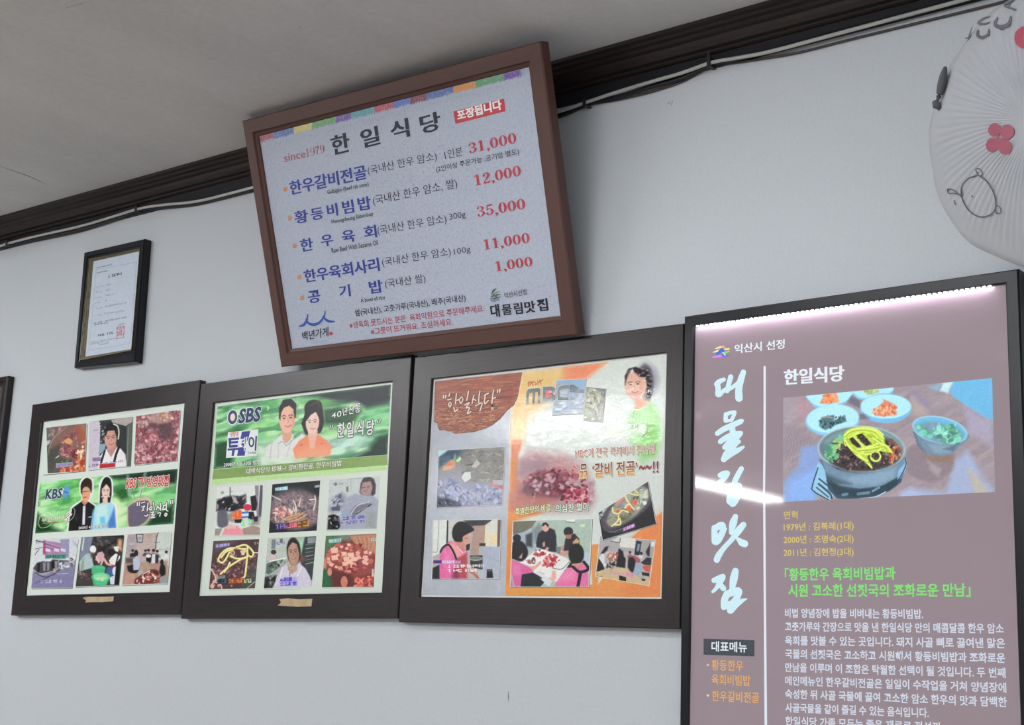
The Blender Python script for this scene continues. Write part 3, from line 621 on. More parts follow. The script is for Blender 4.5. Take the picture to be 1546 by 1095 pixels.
ban = c.build('banner', print_m, ks, None, 1.22); ban['label'] = 'green banner with two presenters, logos and a cartoon television'
T = Txt(kp, TD, k3)
outlined(T, 'KBS', (240, 492), (482, 470), 142, '2f3666', 'e8eef4', .03, .08, 0, .12)
T.brush([(540, 380, 118), (556, 385, 118)], 'dce8f4', -.0001); T.poly([(556+52*math.cos(a)+14*math.sin(-a), 385+98*math.sin(a)) for a in np.linspace(0, 2*math.pi, 24, endpoint=False)], '5c9fd4', .0002)
T.brush([(515, 378, 10), (545, 384, 10), (580, 392, 10)], '26305a', .0004)
outlined(T, '무한지대', (180, 850), (510, 800), 70, 'e8e4d8', '5a4a3c', .02, .06, 0, .1); outlined(T, '큐', (515, 880), (630, 790), 150, 'eae8e0', '6a5444', .03, .07, 0, .1); T.brush([(190, 862, 8), (350, 850, 14), (500, 835, 8)], 'a8683c', .0003)
outlined(T, '2008년 4월 21일 방영', (740, 950), (1165, 915), 46, 'ece8e4', '4a4448', .01, .06)
T.zz(*k4); outlined(T, 'KBS TV', (305, 375), (590, 355), 138, 'c84a44', 'f2e8e4', .03, .09, 0, .08); outlined(T, '방영', (615, 362), (775, 350), 155, 'c84a44', 'f2e8e4', .035, .09); outlined(T, '맛집', (795, 352), (945, 340), 160, 'c84a44', 'f2e8e4', .035, .09)
quote_brush(T, k4, [[(478, 590), (474, 640)], [(510, 585), (506, 636)], [(540, 600), (590, 585)], [(545, 660), (590, 645), (560, 690), (575, 705), (545, 720)], [(640, 590), (630, 680), (625, 720)], [(590, 790), (615, 800), (640, 770)], [(690, 650), (655, 690), (690, 700), (700, 660)], [(720, 590), (735, 700)], [(680, 745), (730, 735), (690, 780), (740, 775), (680, 825), (740, 815)], [(790, 640), (765, 700)], [(790, 650), (815, 690)], [(830, 600), (830, 710)], [(785, 755), (825, 745), (815, 800)], [(880, 640), (860, 700), (900, 690)], [(870, 640), (905, 630)], [(920, 590), (915, 700), (940, 720)], [(890, 780), (905, 800), (925, 770), (905, 755), (888, 780)], [(985, 560), (980, 610)], [(1015, 555), (1012, 605)]], 'f0f0ec', '24302a', 17, 18)
T.build('banner_lettering', ink_m, ks)
c = Cv(kp, PD, [(190, 192), (842, 160), (745, 930), (122, 936)], k5, 'b8b6c2', .62)
c.poly([(180, 190), (850, 155), (820, 500), (600, 540), (150, 620)], 'c9cfd2').poly([(300, 210), (560, 250), (610, 300), (600, 480), (300, 430)], 'a584a0').poly([(310, 215), (345, 215), (340, 420), (300, 415)], 'a8486c').poly([(560, 200), (700, 190), (690, 480), (600, 470)], '9492ac')
for k in range(4): c.line([(330, 235+k*28), (600, 330+k*16)], 13, '70587c' if k % 2 else 'b494b4')
for x in (380, 510, 610): c.poly([(x-42, 330), (x+36, 345), (x+34, 390), (x-44, 376)], 'd4c8dc')
c.poly([(330, 430), (650, 425), (645, 490), (335, 490)], '4e8c7c').cap((350, 480), (630, 475), 40, 7, '2c4c44', 2).poly([(150, 640), (210, 550), (430, 500), (690, 520), (700, 640), (430, 700), (280, 720), (190, 705)], '4c4a50', 1, 1)
for x in (215, 300, 360, 430, 480): c.poly([(x, 560-(x-215)*.1), (x+40, 550-(x-215)*.1), (x+36, 680-(x-215)*.12), (x+4, 690-(x-215)*.1)], '1e1e24' if x % 3 else '8a8a90')
c.line([(160, 650), (210, 705), (290, 715), (520, 650), (540, 520)], 12, 'b0b0b4').poly([(330, 500), (450, 480), (420, 530), (320, 535)], 'd0d4d8').poly([(540, 570), (610, 530), (700, 540), (700, 620), (560, 660)], '9a9ca4').chunks([(550, 560), (690, 540), (690, 620), (560, 650)], 14, ['c8ccd0', '4c4e56', 'e0e0e4'], 12, 30, 3).poly([(700, 560), (790, 520), (790, 590), (720, 620)], '8a8a92', .9).chunks([(700, 470), (800, 480), (780, 600), (720, 600)], 14, ['5c6058', 'b4b8b8', '3c3c40', 'd8dcdc'], 10, 26, 4)
c.poly([(140, 690), (300, 740), (560, 660), (800, 590), (745, 935), (122, 940)], '82809a', 1, 1.5).poly([(122, 940), (140, 800), (740, 760), (745, 935)], '7e7ca4', .7, 8).line([(180, 700), (330, 770), (480, 720)], 16, '4a4450').line([(180, 860), (400, 760), (560, 660)], 10, '504a58').line([(520, 722), (690, 712)], 8, 'c8c8d8').poly([(450, 640), (480, 640), (490, 690), (460, 690)], 'c89888')
c.cap((270, 862), (590, 852), 44, 9, 'd0d0e8', 7).poly([(185, 210), (320, 240), (180, 260)], '7c8688', .5, 2).line([(190, 215), (310, 240)], 14, '3c4446').line([(180, 345), (290, 320)], 8, '3c4446').line([(180, 430), (240, 350)], 12, '5c6464').poly([(740, 210), (842, 300), (830, 340)], '9ca4ac', .8, 2)
c.grain(6).build('photo', print_m, ks)['label'] = 'photo of a street with a shop front and parked cars'
c = Cv(kp, PD, [(882, 165), (1528, 130), (1448, 890), (795, 912)], k5, '3c3836', .62)
c.poly([(880, 165), (1060, 155), (1000, 400), (900, 480), (850, 520)], '7c8292').line([(920, 180), (895, 360)], 20, 'c4ccc8').chunks([(1050, 170), (1420, 150), (1400, 330), (1080, 330)], 40, ['2a2628', '4c484c', '1c1a1c', '6a5c5c', '38404a'], 16, 50, 2).poly([(1440, 190), (1500, 200), (1500, 380), (1420, 340)], 'c49878', 1, 2).poly([(1430, 150), (1528, 140), (1526, 175), (1440, 180)], '26221f').poly([(1370, 310), (1450, 300), (1440, 390), (1390, 370)], 'd6d8d2')
c.poly([(850, 530), (950, 420), (1030, 390), (1060, 560), (1080, 620), (940, 660), (850, 680)], 'a8b8bc', 1, 1).poly([(880, 540), (930, 460), (920, 660), (860, 690)], '8a9c84', .9).ell(1058, 350, 48, 60, 'eeeee8').poly([(1010, 390), (1090, 400), (1070, 460), (1030, 470)], '5a4848', .9, 2)
c.ell(1185, 350, 62, 50, '2a2022').poly([(1130, 400), (1200, 380), (1230, 430), (1220, 520), (1150, 540), (1090, 510)], 'c8a4b0').line([(1110, 460), (1150, 550)], 26, 'd4b0a8').line([(1220, 480), (1180, 580)], 24, 'd4b0a8').ell(1340, 400, 62, 56, '241c1c').poly([(1330, 470), (1400, 410), (1470, 450), (1460, 600), (1330, 600), (1300, 520)], 'e2ded8').line([(1440, 440), (1400, 600)], 22, '302a2c').line([(1230, 500), (1280, 570), (1360, 590)], 34, 'd0a494').poly([(1340, 590), (1440, 590), (1430, 640), (1340, 640)], '943040')
c.poly([(1270, 620), (1400, 620), (1430, 740), (1330, 770), (1260, 700)], '44608c', 1, 1, True).ell(1400, 680, 50, 70, 'c8d4e4').poly([(1310, 770), (1410, 740), (1390, 880), (1320, 880)], 'c4ccd4').poly([(1410, 560), (1470, 480), (1446, 890), (1380, 890)], '1c1a1c')
c.ell(1140, 635, 105, 46, '4fae7c').poly([(1035, 630), (1245, 640), (1230, 720), (1040, 720)], '4ca678').ell(1175, 770, 140, 72, '66c894').poly([(1035, 760), (1315, 770), (1260, 895), (1070, 900)], '4cb880', 1, .8).ell(1178, 775, 112, 48, '8cc89c').chunks([(1100, 770), (1250, 760), (1240, 810), (1110, 810)], 14, ['b0d0a8', '9cc890', 'c8c8a0'], 14, 32, 3).chunks([(840, 690), (990, 700), (980, 820), (850, 800)], 18, ['7c4858', '504440', 'a0989c', '38302e'], 12, 34, 4).poly([(800, 910), (830, 720), (1030, 740), (1070, 900)], '4c4844', .5, 4)
c.grain(6).build('photo', print_m, ks)['label'] = 'photo of people crouching around two green tubs'
c = Cv(kp, PD, [(430, 125), (1100, 78), (1032, 868), (345, 885)], k6, 'b4a09c', .62)
c.poly([(430, 125), (880, 90), (850, 520), (390, 540)], 'b8a8a4').poly([(430, 125), (560, 118), (540, 400), (400, 420)], '9c949c', .8, 4).poly([(870, 95), (1100, 78), (1050, 600), (860, 480)], 'c2cac2').line([(895, 90), (870, 160), (850, 340)], 14, '4c4c50').line([(840, 245), (910, 240)], 8, '5c5c60').poly([(900, 340), (1070, 330), (1060, 350), (900, 362)], 'a8b4b0', .8)
c.poly([(555, 108), (668, 112), (656, 248), (568, 245)], '383436').poly([(574, 126), (656, 128), (646, 234), (582, 232)], 'ccc8c8').ell(614, 180, 26, 36, '8c8888', .8, 1.5).cap((450, 278), (540, 272), 26, 4, 'd4d0d8', 2).ell(750, 130, 36, 34, 'a89078', .6, 3)
c.poly([(390, 570), (1030, 520), (1032, 870), (345, 888)], 'a8887c', 1, 2).poly([(370, 700), (560, 680), (540, 870), (350, 885)], 'c09a88', .7, 5)
for x, y, h, tp in ((505, 375, 44, '2c2c30'), (700, 375, 40, '4c5058'), (745, 370, 44, '7c7070'), (878, 385, 46, '8a8480'), (822, 375, 52, '42424c'), (1015, 395, 46, 'd4d8d4')): c.person(x, y, h, 'b09084', '221e1e', tp, False)
c.poly([(800, 420), (850, 420), (845, 560), (790, 560)], 'd0d0d4').poly([(850, 420), (900, 440), (890, 560), (846, 560)], '30323c').poly([(400, 480), (520, 470), (520, 560), (400, 560)], '504844', .9, 2).poly([(420, 600), (540, 580), (590, 680), (520, 710), (440, 680)], '201e20', 1, 1, True).ell(558, 405, 30, 48, '241f20').poly([(510, 500), (560, 450), (610, 490), (620, 580), (590, 660), (515, 665)], 'b4bcd0')
c.ell(748, 500, 40, 58, '1e1c1e').ell(745, 450, 40, 26, 'd4d4d0').poly([(610, 640), (660, 550), (740, 530), (775, 600), (770, 690), (650, 700)], 'a89484').poly([(580, 690), (640, 650), (670, 720), (590, 800)], 'aaa8a8').poly([(540, 800), (760, 660), (900, 680), (920, 840), (560, 875)], '6e3434', 1, 1, True).chunks([(560, 800), (760, 690), (890, 700), (900, 830), (580, 860)], 60, ['e0d4c8', 'b45a50', '8e3a38', 'f0e8e0', 'c08070', '3c2420'], 12, 34, 3)
c.ell(948, 545, 26, 45, '26211f').poly([(905, 700), (930, 590), (990, 590), (1000, 720), (950, 760)], '241f1e', 1, 1, True).poly([(910, 780), (990, 740), (1030, 800), (1028, 866), (915, 868)], '94989c').poly([(900, 690), (930, 740), (925, 770), (900, 740)], 'a86c5c').line([(670, 720), (760, 670)], 14, 'd8d0cc')
c.grain(6).build('photo', print_m, ks)['label'] = 'photo of guests sitting on the floor around low tables'
def scrap(pl, z, pts, parent):
    q = MB(); p = pl.pts(Z(*z)(pts), -.0003); n = len(p); q.add(list(p)+list(p+(0, .0006, 0)), [tuple(range(n)), tuple(range(2*n-1, n-1, -1))]+[(k, (k+1) % n, n+(k+1) % n, n+k) for k in range(n)])
    q.build('tape_scrap', tape_m, parent)['label'] = 'torn scrap of tan tape on the bottom rail'
scrap(kp, (0, 570, 2.958), [(368, 985), (390, 980), (450, 980), (508, 978), (505, 1000), (450, 1004), (412, 1004), (380, 1006), (385, 996)], kbs)

# ---- middle board
sp_, sbs, ss = board('framed_collage', 'middle dark framed collage, green banner above six separate photos', 'framed picture', -.022,
    [(303, 580), (621.3, 535.6), (599.6, 933.9), (272.6, 934.5)], [(325, 609), (592, 577), (576, 895), (301, 900)], GRP, sheet=True, sheet_mat=margin_mat('pale_grey_green_print_margin', 'd3dbd2', 'd0dacd'))
s1, s2, s3, s4, s5, s6, s7 = (315, 590, 10.04), (440, 570, 10.04), (300, 670, 5.153), (310, 725, 10.04), (440, 710, 10.04), (300, 800, 10.04), (440, 795, 10.04)
c = Cv(sp_, PD, [(135, 236), (2764, -96), (2708, 969), (73, 1193)], s1, '86bc86', .62)
scene_bg(c, None, '3c7450', '8cc690', 'c4dcb8', 41)
c.poly([(80, 1170), (90, 800), (300, 760), (420, 900), (330, 1180)], '1c4a2e', .95, 5).poly([(110, 650), (300, 600), (520, 560), (480, 640), (260, 690), (100, 720)], '2f6a3a', .8, 3).poly([(500, 470), (1000, 350), (1080, 560), (640, 620)], '74c26c', .5, 10).poly([(780, 150), (1080, 110), (1060, 240), (860, 260)], '4a9a58', .7, 6)
c.zz(*s2); c.poly([(20, 290), (1506, 104), (1490, 420), (1150, 470), (1000, 380), (640, 350), (300, 300)], '1c262e', .95, 4).poly([(90, 320), (400, 300), (640, 380), (520, 470), (200, 460)], '6ea866', .7, 6).poly([(1060, 500), (1480, 400), (1470, 700), (1120, 780)], '7cc48c', .6, 9).poly([(480, 480), (720, 440), (1060, 520), (900, 720), (500, 720), (480, 600)], '20402c', .8, 4).poly([(500, 930), (1000, 880), (1260, 900), (1100, 1060), (640, 1180)], 'bfd8d4', .75, 9).poly([(1180, 1090), (1300, 920), (1475, 860), (1455, 1400), (900, 1230)], '143028', .95, 5).poly([(480, 720), (720, 720), (680, 900), (500, 900)], 'a8d494', .7, 6)
c.zz(*s1); c.poly([(700, 850), (1000, 760), (1300, 980), (1500, 1090), (1200, 1160), (760, 1180)], 'd4dcd0', .8, 8)
# man in a pale striped shirt, woman in an orange jacket
c.poly([(850, 1030), (880, 850), (1000, 760), (1110, 650), (1250, 640), (1300, 730), (1420, 640), (1480, 700), (1290, 990), (1150, 1040)], 'cfd2cc', 1, 2).line([(960, 800), (930, 1030)], 16, 'aeb4b4', .7).line([(1060, 800), (1050, 1030)], 14, 'b4b8b8', .7).line([(1250, 760), (1180, 1000)], 14, 'b0b4b4', .7).line([(1060, 800), (1130, 770), (1180, 830), (1290, 735)], 10, '8a9090')
c.poly([(1110, 560), (1270, 560), (1250, 730), (1180, 800), (1120, 740)], 'c89c88').ell(1192, 420, 122, 222, 'd8ac98', 1, .8, 3).poly([(1065, 420), (1068, 260), (1130, 140), (1250, 120), (1330, 200), (1320, 400), (1300, 420), (1285, 280), (1220, 225), (1140, 260), (1100, 330), (1085, 450)], '1f1d1f', 1, .8)
c.face(1195, 430, 112, 200, '3c2c2a', 'a45a54', 'b88874', -5)
c.zz(*s2); c.poly([(20, 1090), (120, 960), (250, 870), (400, 860), (540, 960), (610, 1060), (580, 1180), (60, 1230)], 'e28a6c', 1, 1).poly([(250, 880), (390, 850), (350, 1080), (280, 1080)], 'dcac98', 1, 1).poly([(60, 1110), (240, 1070), (580, 1060), (590, 1230), (60, 1250)], 'e8b090', .5, 6).line([(130, 1030), (170, 1020)], 10, '9c5444').line([(440, 1010), (470, 1000)], 10, '9c5444')
c.poly([(150, 700), (200, 560), (200, 440), (260, 360), (350, 340), (440, 370), (470, 470), (490, 680), (450, 820), (400, 850), (250, 870), (200, 830)], '201a1e', 1, .8, True).line([(300, 430), (350, 390), (400, 380)], 12, '6a5850', .7).line([(390, 350), (430, 440)], 14, '5c4c44', .7).poly([(250, 800), (400, 800), (390, 880), (320, 950), (250, 890)], 'd8b0a0').ell(318, 680, 102, 178, 'e6c0b2', 1, .8, 4).poly([(205, 680), (230, 540), (330, 480), (400, 500), (430, 640), (370, 520), (290, 570), (240, 640)], '201a1e', 1, .9)
c.face(316, 690, 92, 160, '33262a', 'c0505a', 'cc9c90', -4)
c.zz(*s1).line([(885, 240), (912, 262), (890, 290)], 12, 'd8f4c8')
c.grain(4); b = c.build('banner', print_m, ss, None, 1.2); b['label'] = 'green banner with two presenters and white lettering'
c = Cv(sp_, PD, [(116, 203), (1468, 87), (1470, 166), (105, 279)], s3, '7c9658'); c.tex(None, ['86a062'], 12, 3, .5, 3, .6, 4).grain(3).build('caption_band', print_m, ss)['label'] = 'olive green caption band'
c = Cv(sp_, PD, [(105, 279), (1470, 166), (1470, 205), (98, 322)], s3, 'b4d494'); c.tex(None, ['c8dcb4'], 40, 2, .6, 2, .5, 6); c.build('caption_band', print_m, ss)['label'] = 'pale green band'
T = Txt(sp_, TD, s1)
EL = lambda cx, cy, rx, ry, rot=0: [(cx+rx*math.cos(a)*math.cos(rot)-ry*math.sin(a)*math.sin(rot), cy+rx*math.cos(a)*math.sin(rot)+ry*math.sin(a)*math.cos(rot)) for a in np.linspace(0, 2*math.pi, 28, endpoint=False)]
T.poly(EL(363, 403, 82, 122, .12), 'dce8ee'); T.poly(EL(363, 403, 70, 106, .12), '2c3a6c', .0002); T.poly(EL(366, 404, 40, 62, .12), 'd8a494', .0004); T.poly(EL(366, 404, 32, 52, .12), 'e8dcd0', .0006)
outlined(T, 'SBS', (462, 492), (778, 458), 205, '26345c', 'dfe9ee', .035, .085, 0, .1)
T.poly([(293, 632), (755, 584), (726, 988), (262, 1024)], 'e4e9ec'); T.poly([(505, 622), (632, 610), (600, 740), (520, 870), (560, 870), (548, 985), (430, 992), (480, 740)], '30388a', .0001)
outlined(T, '생방송', (325, 700), (455, 690), 74, 'd06a58', 'e4e9ec', .02, .03)
T.poly([(300, 722), (465, 708), (460, 742), (345, 752), (342, 770), (450, 762), (446, 795), (338, 803), (335, 826), (442, 820), (440, 858), (312, 866)], '303a86', .0003); T.poly([(290, 880), (470, 868), (466, 898), (398, 904), (384, 990), (348, 992), (360, 906), (288, 910)], '303a86', .0003)
for q_ in ([(475, 735), (540, 728), (534, 755), (508, 758), (498, 830), (520, 828), (516, 858), (462, 862)],): T.poly(q_, 'eef0f2', .0004)
T.poly([(545, 705), (558, 704), (548, 915), (534, 917)], 'eef0f2', .0004); T.poly([(572, 700), (590, 698), (574, 820), (560, 822)], 'eef0f2', .0004); T.poly([(515, 776), (545, 772), (544, 796), (512, 800)], 'eef0f2', .0004)
v, f = ring(650, 780, 45, 78, 24, 50, 24); q_ = T.P(v); u_, w_ = sp_.uv(q_[:, 0], q_[:, 1], TD); T._put(np.stack([u_, w_], -1), f, '26345c', .0004)
T.poly([(712, 690), (736, 688), (722, 910), (700, 912)], '26345c', .0004); T.t('Today', (588, 976), (720, 962), 46, '505860', .01, dd=.0004)
T.build('programme_logo', ink_m, ss)
T = Txt(sp_, TD, s2)
for ch, x0, y0, x1, y1 in (('4', 610, 535, 672, 620), ('0', 690, 510, 755, 605), ('년', 775, 460, 845, 580), ('전', 862, 430, 940, 560), ('통', 962, 395, 1045, 540)): outlined(T, ch, (x0, y1), (x1, y1-14), y1-y0-8, 'f0f0ec', '24342a', .012, .06)
for ch, x0, y0, x1, y1 in (('한', 690, 690, 800, 915), ('일', 835, 670, 935, 910), ('식', 985, 660, 1085, 885), ('당', 1135, 645, 1245, 880)): outlined(T, ch, (x0, y1), (x1, y1-16), y1-y0-12, 'f4f4f0', '24342a', .022, .075)
quote_brush(T, s2, [[(600, 725), (582, 775)], [(632, 720), (612, 772)], [(1312, 645), (1300, 695)], [(1350, 640), (1336, 690)]], 'f0f0ec', '24342a', 12, 16)
T.zz(*s3); outlined(T, '2008년 4월 10일 방영', (194, 182), (476, 160), 34, 'f0ece6', '4a4a44', .012, .055); outlined(T, '대박식당의 珍味~! 갈비찜전골, 한우비빔밥', (372, 240), (1112, 176), 46, 'f0efe2', '4c5236', .012, .05)
T.build('banner_lettering', ink_m, ss)
T = Txt(sp_, SD-.00015, s4)
for z, pts in ((s4, [(125, 852), (828, 842)]), (s5, [(528, 925), (1292, 905)]), (s6, [(150, 925), (850, 905)]), (s6, [(985, 908), (1545, 902)]), (s7, [(465, 940), (1250, 930)])): shadow_edge(T, z, pts, 5, '9aa29c')
T.build('picture_edges', ink_m, ss)
c = Cv(sp_, PD, [(182, 108), (882, 76), (826, 832), (130, 842)], s4, 'd2d6d2', .62)
c.poly([(750, 85), (810, 82), (800, 560), (780, 540)], '8c8690').poly([(830, 80), (870, 78), (860, 560), (800, 560)], '5c5660').line([(375, 110), (375, 260)], 12, '30302e').line([(390, 178), (415, 175)], 6, '606060').line([(238, 200), (260, 175), (275, 195), (250, 210)], 10, '5a5c58')
c.poly([(160, 470), (170, 300), (260, 280), (330, 250), (430, 240), (520, 250), (610, 220), (620, 330), (560, 420), (440, 480), (300, 470)], '20202a', 1, 2).chunks([(170, 300), (600, 240), (580, 420), (170, 460)], 46, ['14141a', '30303a', '404048', '9c8c88', 'c4c4c0', '24242c'], 16, 40, 2).poly([(680, 250), (760, 230), (790, 360), (770, 460), (700, 470), (690, 330)], '2c2028').poly([(420, 240), (470, 270), (490, 360), (420, 340)], 'c0b8b0', .9, 1.5)
c.poly([(180, 480), (300, 450), (350, 560), (330, 700), (190, 700)], '64646e', 1, 1, True).poly([(330, 520), (470, 460), (540, 560), (430, 640), (340, 620)], '8c8884', .9, 2).ell(640, 415, 62, 50, 'c83a4c').poly([(400, 520), (540, 450), (560, 580), (400, 600)], 'd89468', 1, 1).cap((420, 590), (550, 570), 110, 2, 'e86428', 2, w=30).cap((560, 580), (660, 570), 100, 2, '3c78c0', 3, w=28).poly([(660, 480), (730, 480), (760, 600), (650, 600)], '1a1a22').poly([(440, 600), (560, 590), (540, 650), (450, 650)], '201c1c')
c.cap((550, 700), (720, 680), 90, 3, '8cd8a4', 4, w=26).poly([(720, 560), (840, 540), (820, 680), (700, 690)], '8c8480', .9, 3).poly([(730, 560), (800, 550), (790, 630), (740, 630)], '2a2830').poly([(250, 830), (300, 720), (480, 690), (600, 790), (580, 836)], 'e2929c', 1, 1.2).poly([(280, 720), (380, 670), (470, 700), (460, 740), (340, 740)], 'd8b4ac').poly([(580, 830), (560, 740), (720, 690), (830, 720), (826, 832)], 'a08c80').poly([(140, 840), (150, 740), (260, 730), (210, 840)], '94948c')
c.grain(6).build('photo', print_m, ss)['label'] = 'photo of a crowded dining room'
c = Cv(sp_, PD, [(1016, 65), (1742, 6), (1688, 768), (962, 803)], s4, '1c1c22', .62)
c.ell(1370, 440, 420, 320, '4a464c', 1, 2).ell(1370, 460, 380, 290, '6a5c62', 1, 3); c.tex([(1050, 250), (1400, 170), (1700, 300), (1680, 640), (1300, 720), (1000, 600)], ['8a767c', '544a50', '9a868a'], 3, 2.5, .5, 4, .8, 9, 6)
for k in range(5): c.line([(1010+k*10, 300-k*24), (1200, 190-k*22), (1500, 150-k*14)], 8, '3c3c44', .9)
c.chunks([(1000, 440), (1150, 400), (1290, 440), (1300, 560), (1160, 620), (1000, 600)], 34, ['dcb0a4', 'c08078', 'e8ccc0', 'a06460'], 18, 50, 3, .5).line([(1010, 240), (1150, 305)], 14, 'c8c8c4')
for L_ in ([(1330, 300), (1370, 400), (1350, 480)], [(1440, 290), (1420, 400)], [(1350, 330), (1380, 430), (1370, 520)], [(1310, 520), (1340, 420)], [(1660, 240), (1670, 320), (1640, 460)], [(1580, 300), (1660, 290)]): c.line(L_, 17, 'd4c8bc')
for L_ in ([(1180, 590), (1300, 550), (1420, 510)], [(1220, 610), (1380, 560), (1480, 500)], [(1280, 640), (1440, 580), (1540, 520)]): c.line(L_, 22, 'cc9868')
c.poly([(1055, 120), (1250, 90), (1250, 150), (1060, 165)], '8cbccc').cap((1130, 150), (1245, 138), 36, 4, 'e0f0f4', 4).poly([(1660, 80), (1735, 72), (1732, 110), (1656, 116)], '8ca0a8')
c.cap((1070, 745), (1210, 735), 70, 4, '8a78c8', 5, '3c3058').cap((1220, 735), (1400, 712), 70, 5, 'd87888', 6, '5c2c3c').cap((1410, 720), (1570, 690), 80, 4, 'd89c44', 7, '6c4c1c').cap((1070, 650), (1200, 640), 34, 5, 'a8c8a0', 8)
c.grain(6).build('photo', print_m, ss)['label'] = 'photo of a dark bubbling stew'
c = Cv(sp_, PD, [(575, 150), (1348, 92), (1292, 888), (528, 910)], s5, 'c4cac8', .62)
c.line([(810, 125), (1060, 122)], 8, '8c9490').line([(905, 130), (900, 330)], 6, '9ca4a0').line([(640, 215), (680, 195), (665, 235), (690, 215)], 14, '5c625e').cap((715, 205), (790, 200), 18, 4, '8c928e', 2).cap((715, 225), (790, 220), 16, 4, '8c928e', 3).poly([(830, 250), (865, 250), (865, 330), (830, 330)], '7c827c').line([(820, 220), (850, 185), (860, 250)], 10, 'a8aeaa')
c.poly([(560, 620), (600, 450), (760, 330), (840, 400), (800, 600), (620, 660)], '9498a4', .9, 3).chunks([(590, 460), (760, 340), (800, 560), (600, 640)], 30, ['6c7080', 'b8bcc8', '54586a', '8c8ca0'], 14, 40, 3).poly([(610, 560), (740, 540), (730, 620), (610, 610)], '5c5e6c').line([(560, 520), (700, 420)], 12, 'c8ccd4')
c.poly([(1030, 330), (1050, 200), (1090, 120), (1170, 95), (1250, 130), (1280, 220), (1270, 360), (1230, 400), (1060, 380)], '58545a', 1, 1).poly([(1040, 330), (1080, 190), (1200, 170), (1230, 260), (1200, 380), (1080, 380)], 'ac9490', 1, 1.2).line([(1070, 270), (1110, 262)], 12, '6c5c5c').line([(1150, 255), (1190, 250)], 12, '6c5c5c').line([(1100, 310), (1130, 330)], 12, '8c706c')
c.poly([(760, 620), (820, 430), (960, 360), (1240, 390), (1330, 470), (1290, 890), (720, 900)], 'a4a8b6', 1, 2).poly([(880, 660), (960, 540), (1110, 500), (1210, 500), (960, 700)], '7c7c84', .95, 1.5).line([(900, 670), (1000, 540), (1180, 480)], 16, 'b8c0d0').line([(980, 660), (1100, 590), (1210, 520)], 20, '4c4c50').line([(980, 650), (1150, 560)], 8, 'c8b8b0').poly([(1120, 880), (1130, 640), (1280, 640), (1280, 880)], '9aa09c', .8, 3)
c.poly([(545, 900), (560, 690), (640, 670), (720, 700), (740, 850), (700, 900)], '201e22', 1, 1.2).chunks([(560, 700), (720, 710), (720, 880), (560, 890)], 14, ['48484c', 'a8a4a0', '141416', '7c7874'], 14, 36, 5).ell(685, 855, 44, 36, '1c1a1c').ell(688, 856, 20, 16, '8c8c8c')
c.cap((725, 690), (880, 672), 36, 6, '7cb0c8', 6).cap((710, 765), (1120, 730), 50, 11, '5a50b0', 7).cap((712, 825), (1110, 800), 44, 11, '6a60b4', 8)
c.grain(6).build('photo', wavy_m, ss)['label'] = 'photo of a man bending over a table, glossy with glare'
c = Cv(sp_, PD, [(222, 172), (918, 142), (852, 888), (155, 906)], s6, '4c3a3c', .62)
c.poly([(222, 172), (560, 160), (420, 260), (250, 330)], '6a6068', .8, 5).chunks([(200, 450), (880, 350), (870, 740), (220, 700)], 240, ['7e5458', '5a383e', '94707a', 'a88088', '422c30', '6c444a'], 12, 28, 2).poly([(860, 480), (870, 890), (640, 890), (720, 720)], '485048', .8, 5)
YL2 = 'dccf8c'
for L_ in ([(290, 480), (330, 380), (440, 290), (600, 280), (720, 330)], [(300, 470), (360, 500), (420, 430), (480, 310)], [(480, 400), (600, 440), (740, 400), (720, 300), (660, 290)], [(330, 670), (460, 560), (620, 460), (720, 420)], [(470, 500), (440, 570), (390, 640)], [(570, 265), (700, 230), (790, 290), (830, 360), (800, 410), (750, 390)], [(740, 260), (735, 420), (720, 560), (700, 700), (660, 735)], [(340, 420), (420, 330), (520, 300)]): c.line([(x, y+6) for x, y in L_], 34, '8a7440', .8).line(L_, 27, YL2).line([(x-3, y-4) for x, y in L_], 10, 'efe6b0', .8)
c.poly([(630, 320), (720, 300), (690, 390), (650, 380)], 'd8c0a0').ell(515, 355, 36, 44, 'c4a08c').ell(515, 355, 18, 22, '8c5c50').poly([(500, 440), (560, 470), (500, 500)], '6c5048').line([(840, 350), (900, 350)], 14, 'e0d8bc')
c.chunks([(180, 680), (260, 660), (330, 800), (360, 890), (180, 890)], 20, ['d8b4a8', 'b07870', '7c4440', 'c89488'], 14, 40, 3).line([(190, 600), (250, 700), (260, 780)], 20, 'd8bcb4').line([(180, 850), (240, 800), (330, 830), (350, 890)], 20, 'd0aca4')
c.poly([(255, 225), (475, 205), (470, 250), (255, 275)], '7c78a8').cap((270, 262), (465, 240), 36, 7, 'c8c8e0', 4).cap((840, 228), (912, 220), 36, 3, 'c0b8b8', 5).cap((262, 745), (410, 735), 40, 5, '8cb4a8', 6).cap((285, 815), (440, 808), 56, 5, '4c6484', 7, '20242c').cap((460, 810), (680, 800), 60, 6, 'd07c44', 8, '8a4c2c').cap((695, 808), (800, 800), 56, 3, 'd8dcb8', 9, '5c6048').line([(730, 890), (850, 790)], 10, 'b8b4b0').ell(498, 850, 14, 14, 'a8908c')
c.grain(7).build('photo', print_m, ss)['label'] = 'photo of yellow egg strips on dark meat'
c = Cv(sp_, PD, [(1052, 130), (1783, 98), (1710, 872), (985, 890)], s6, 'a4aca8', .62)
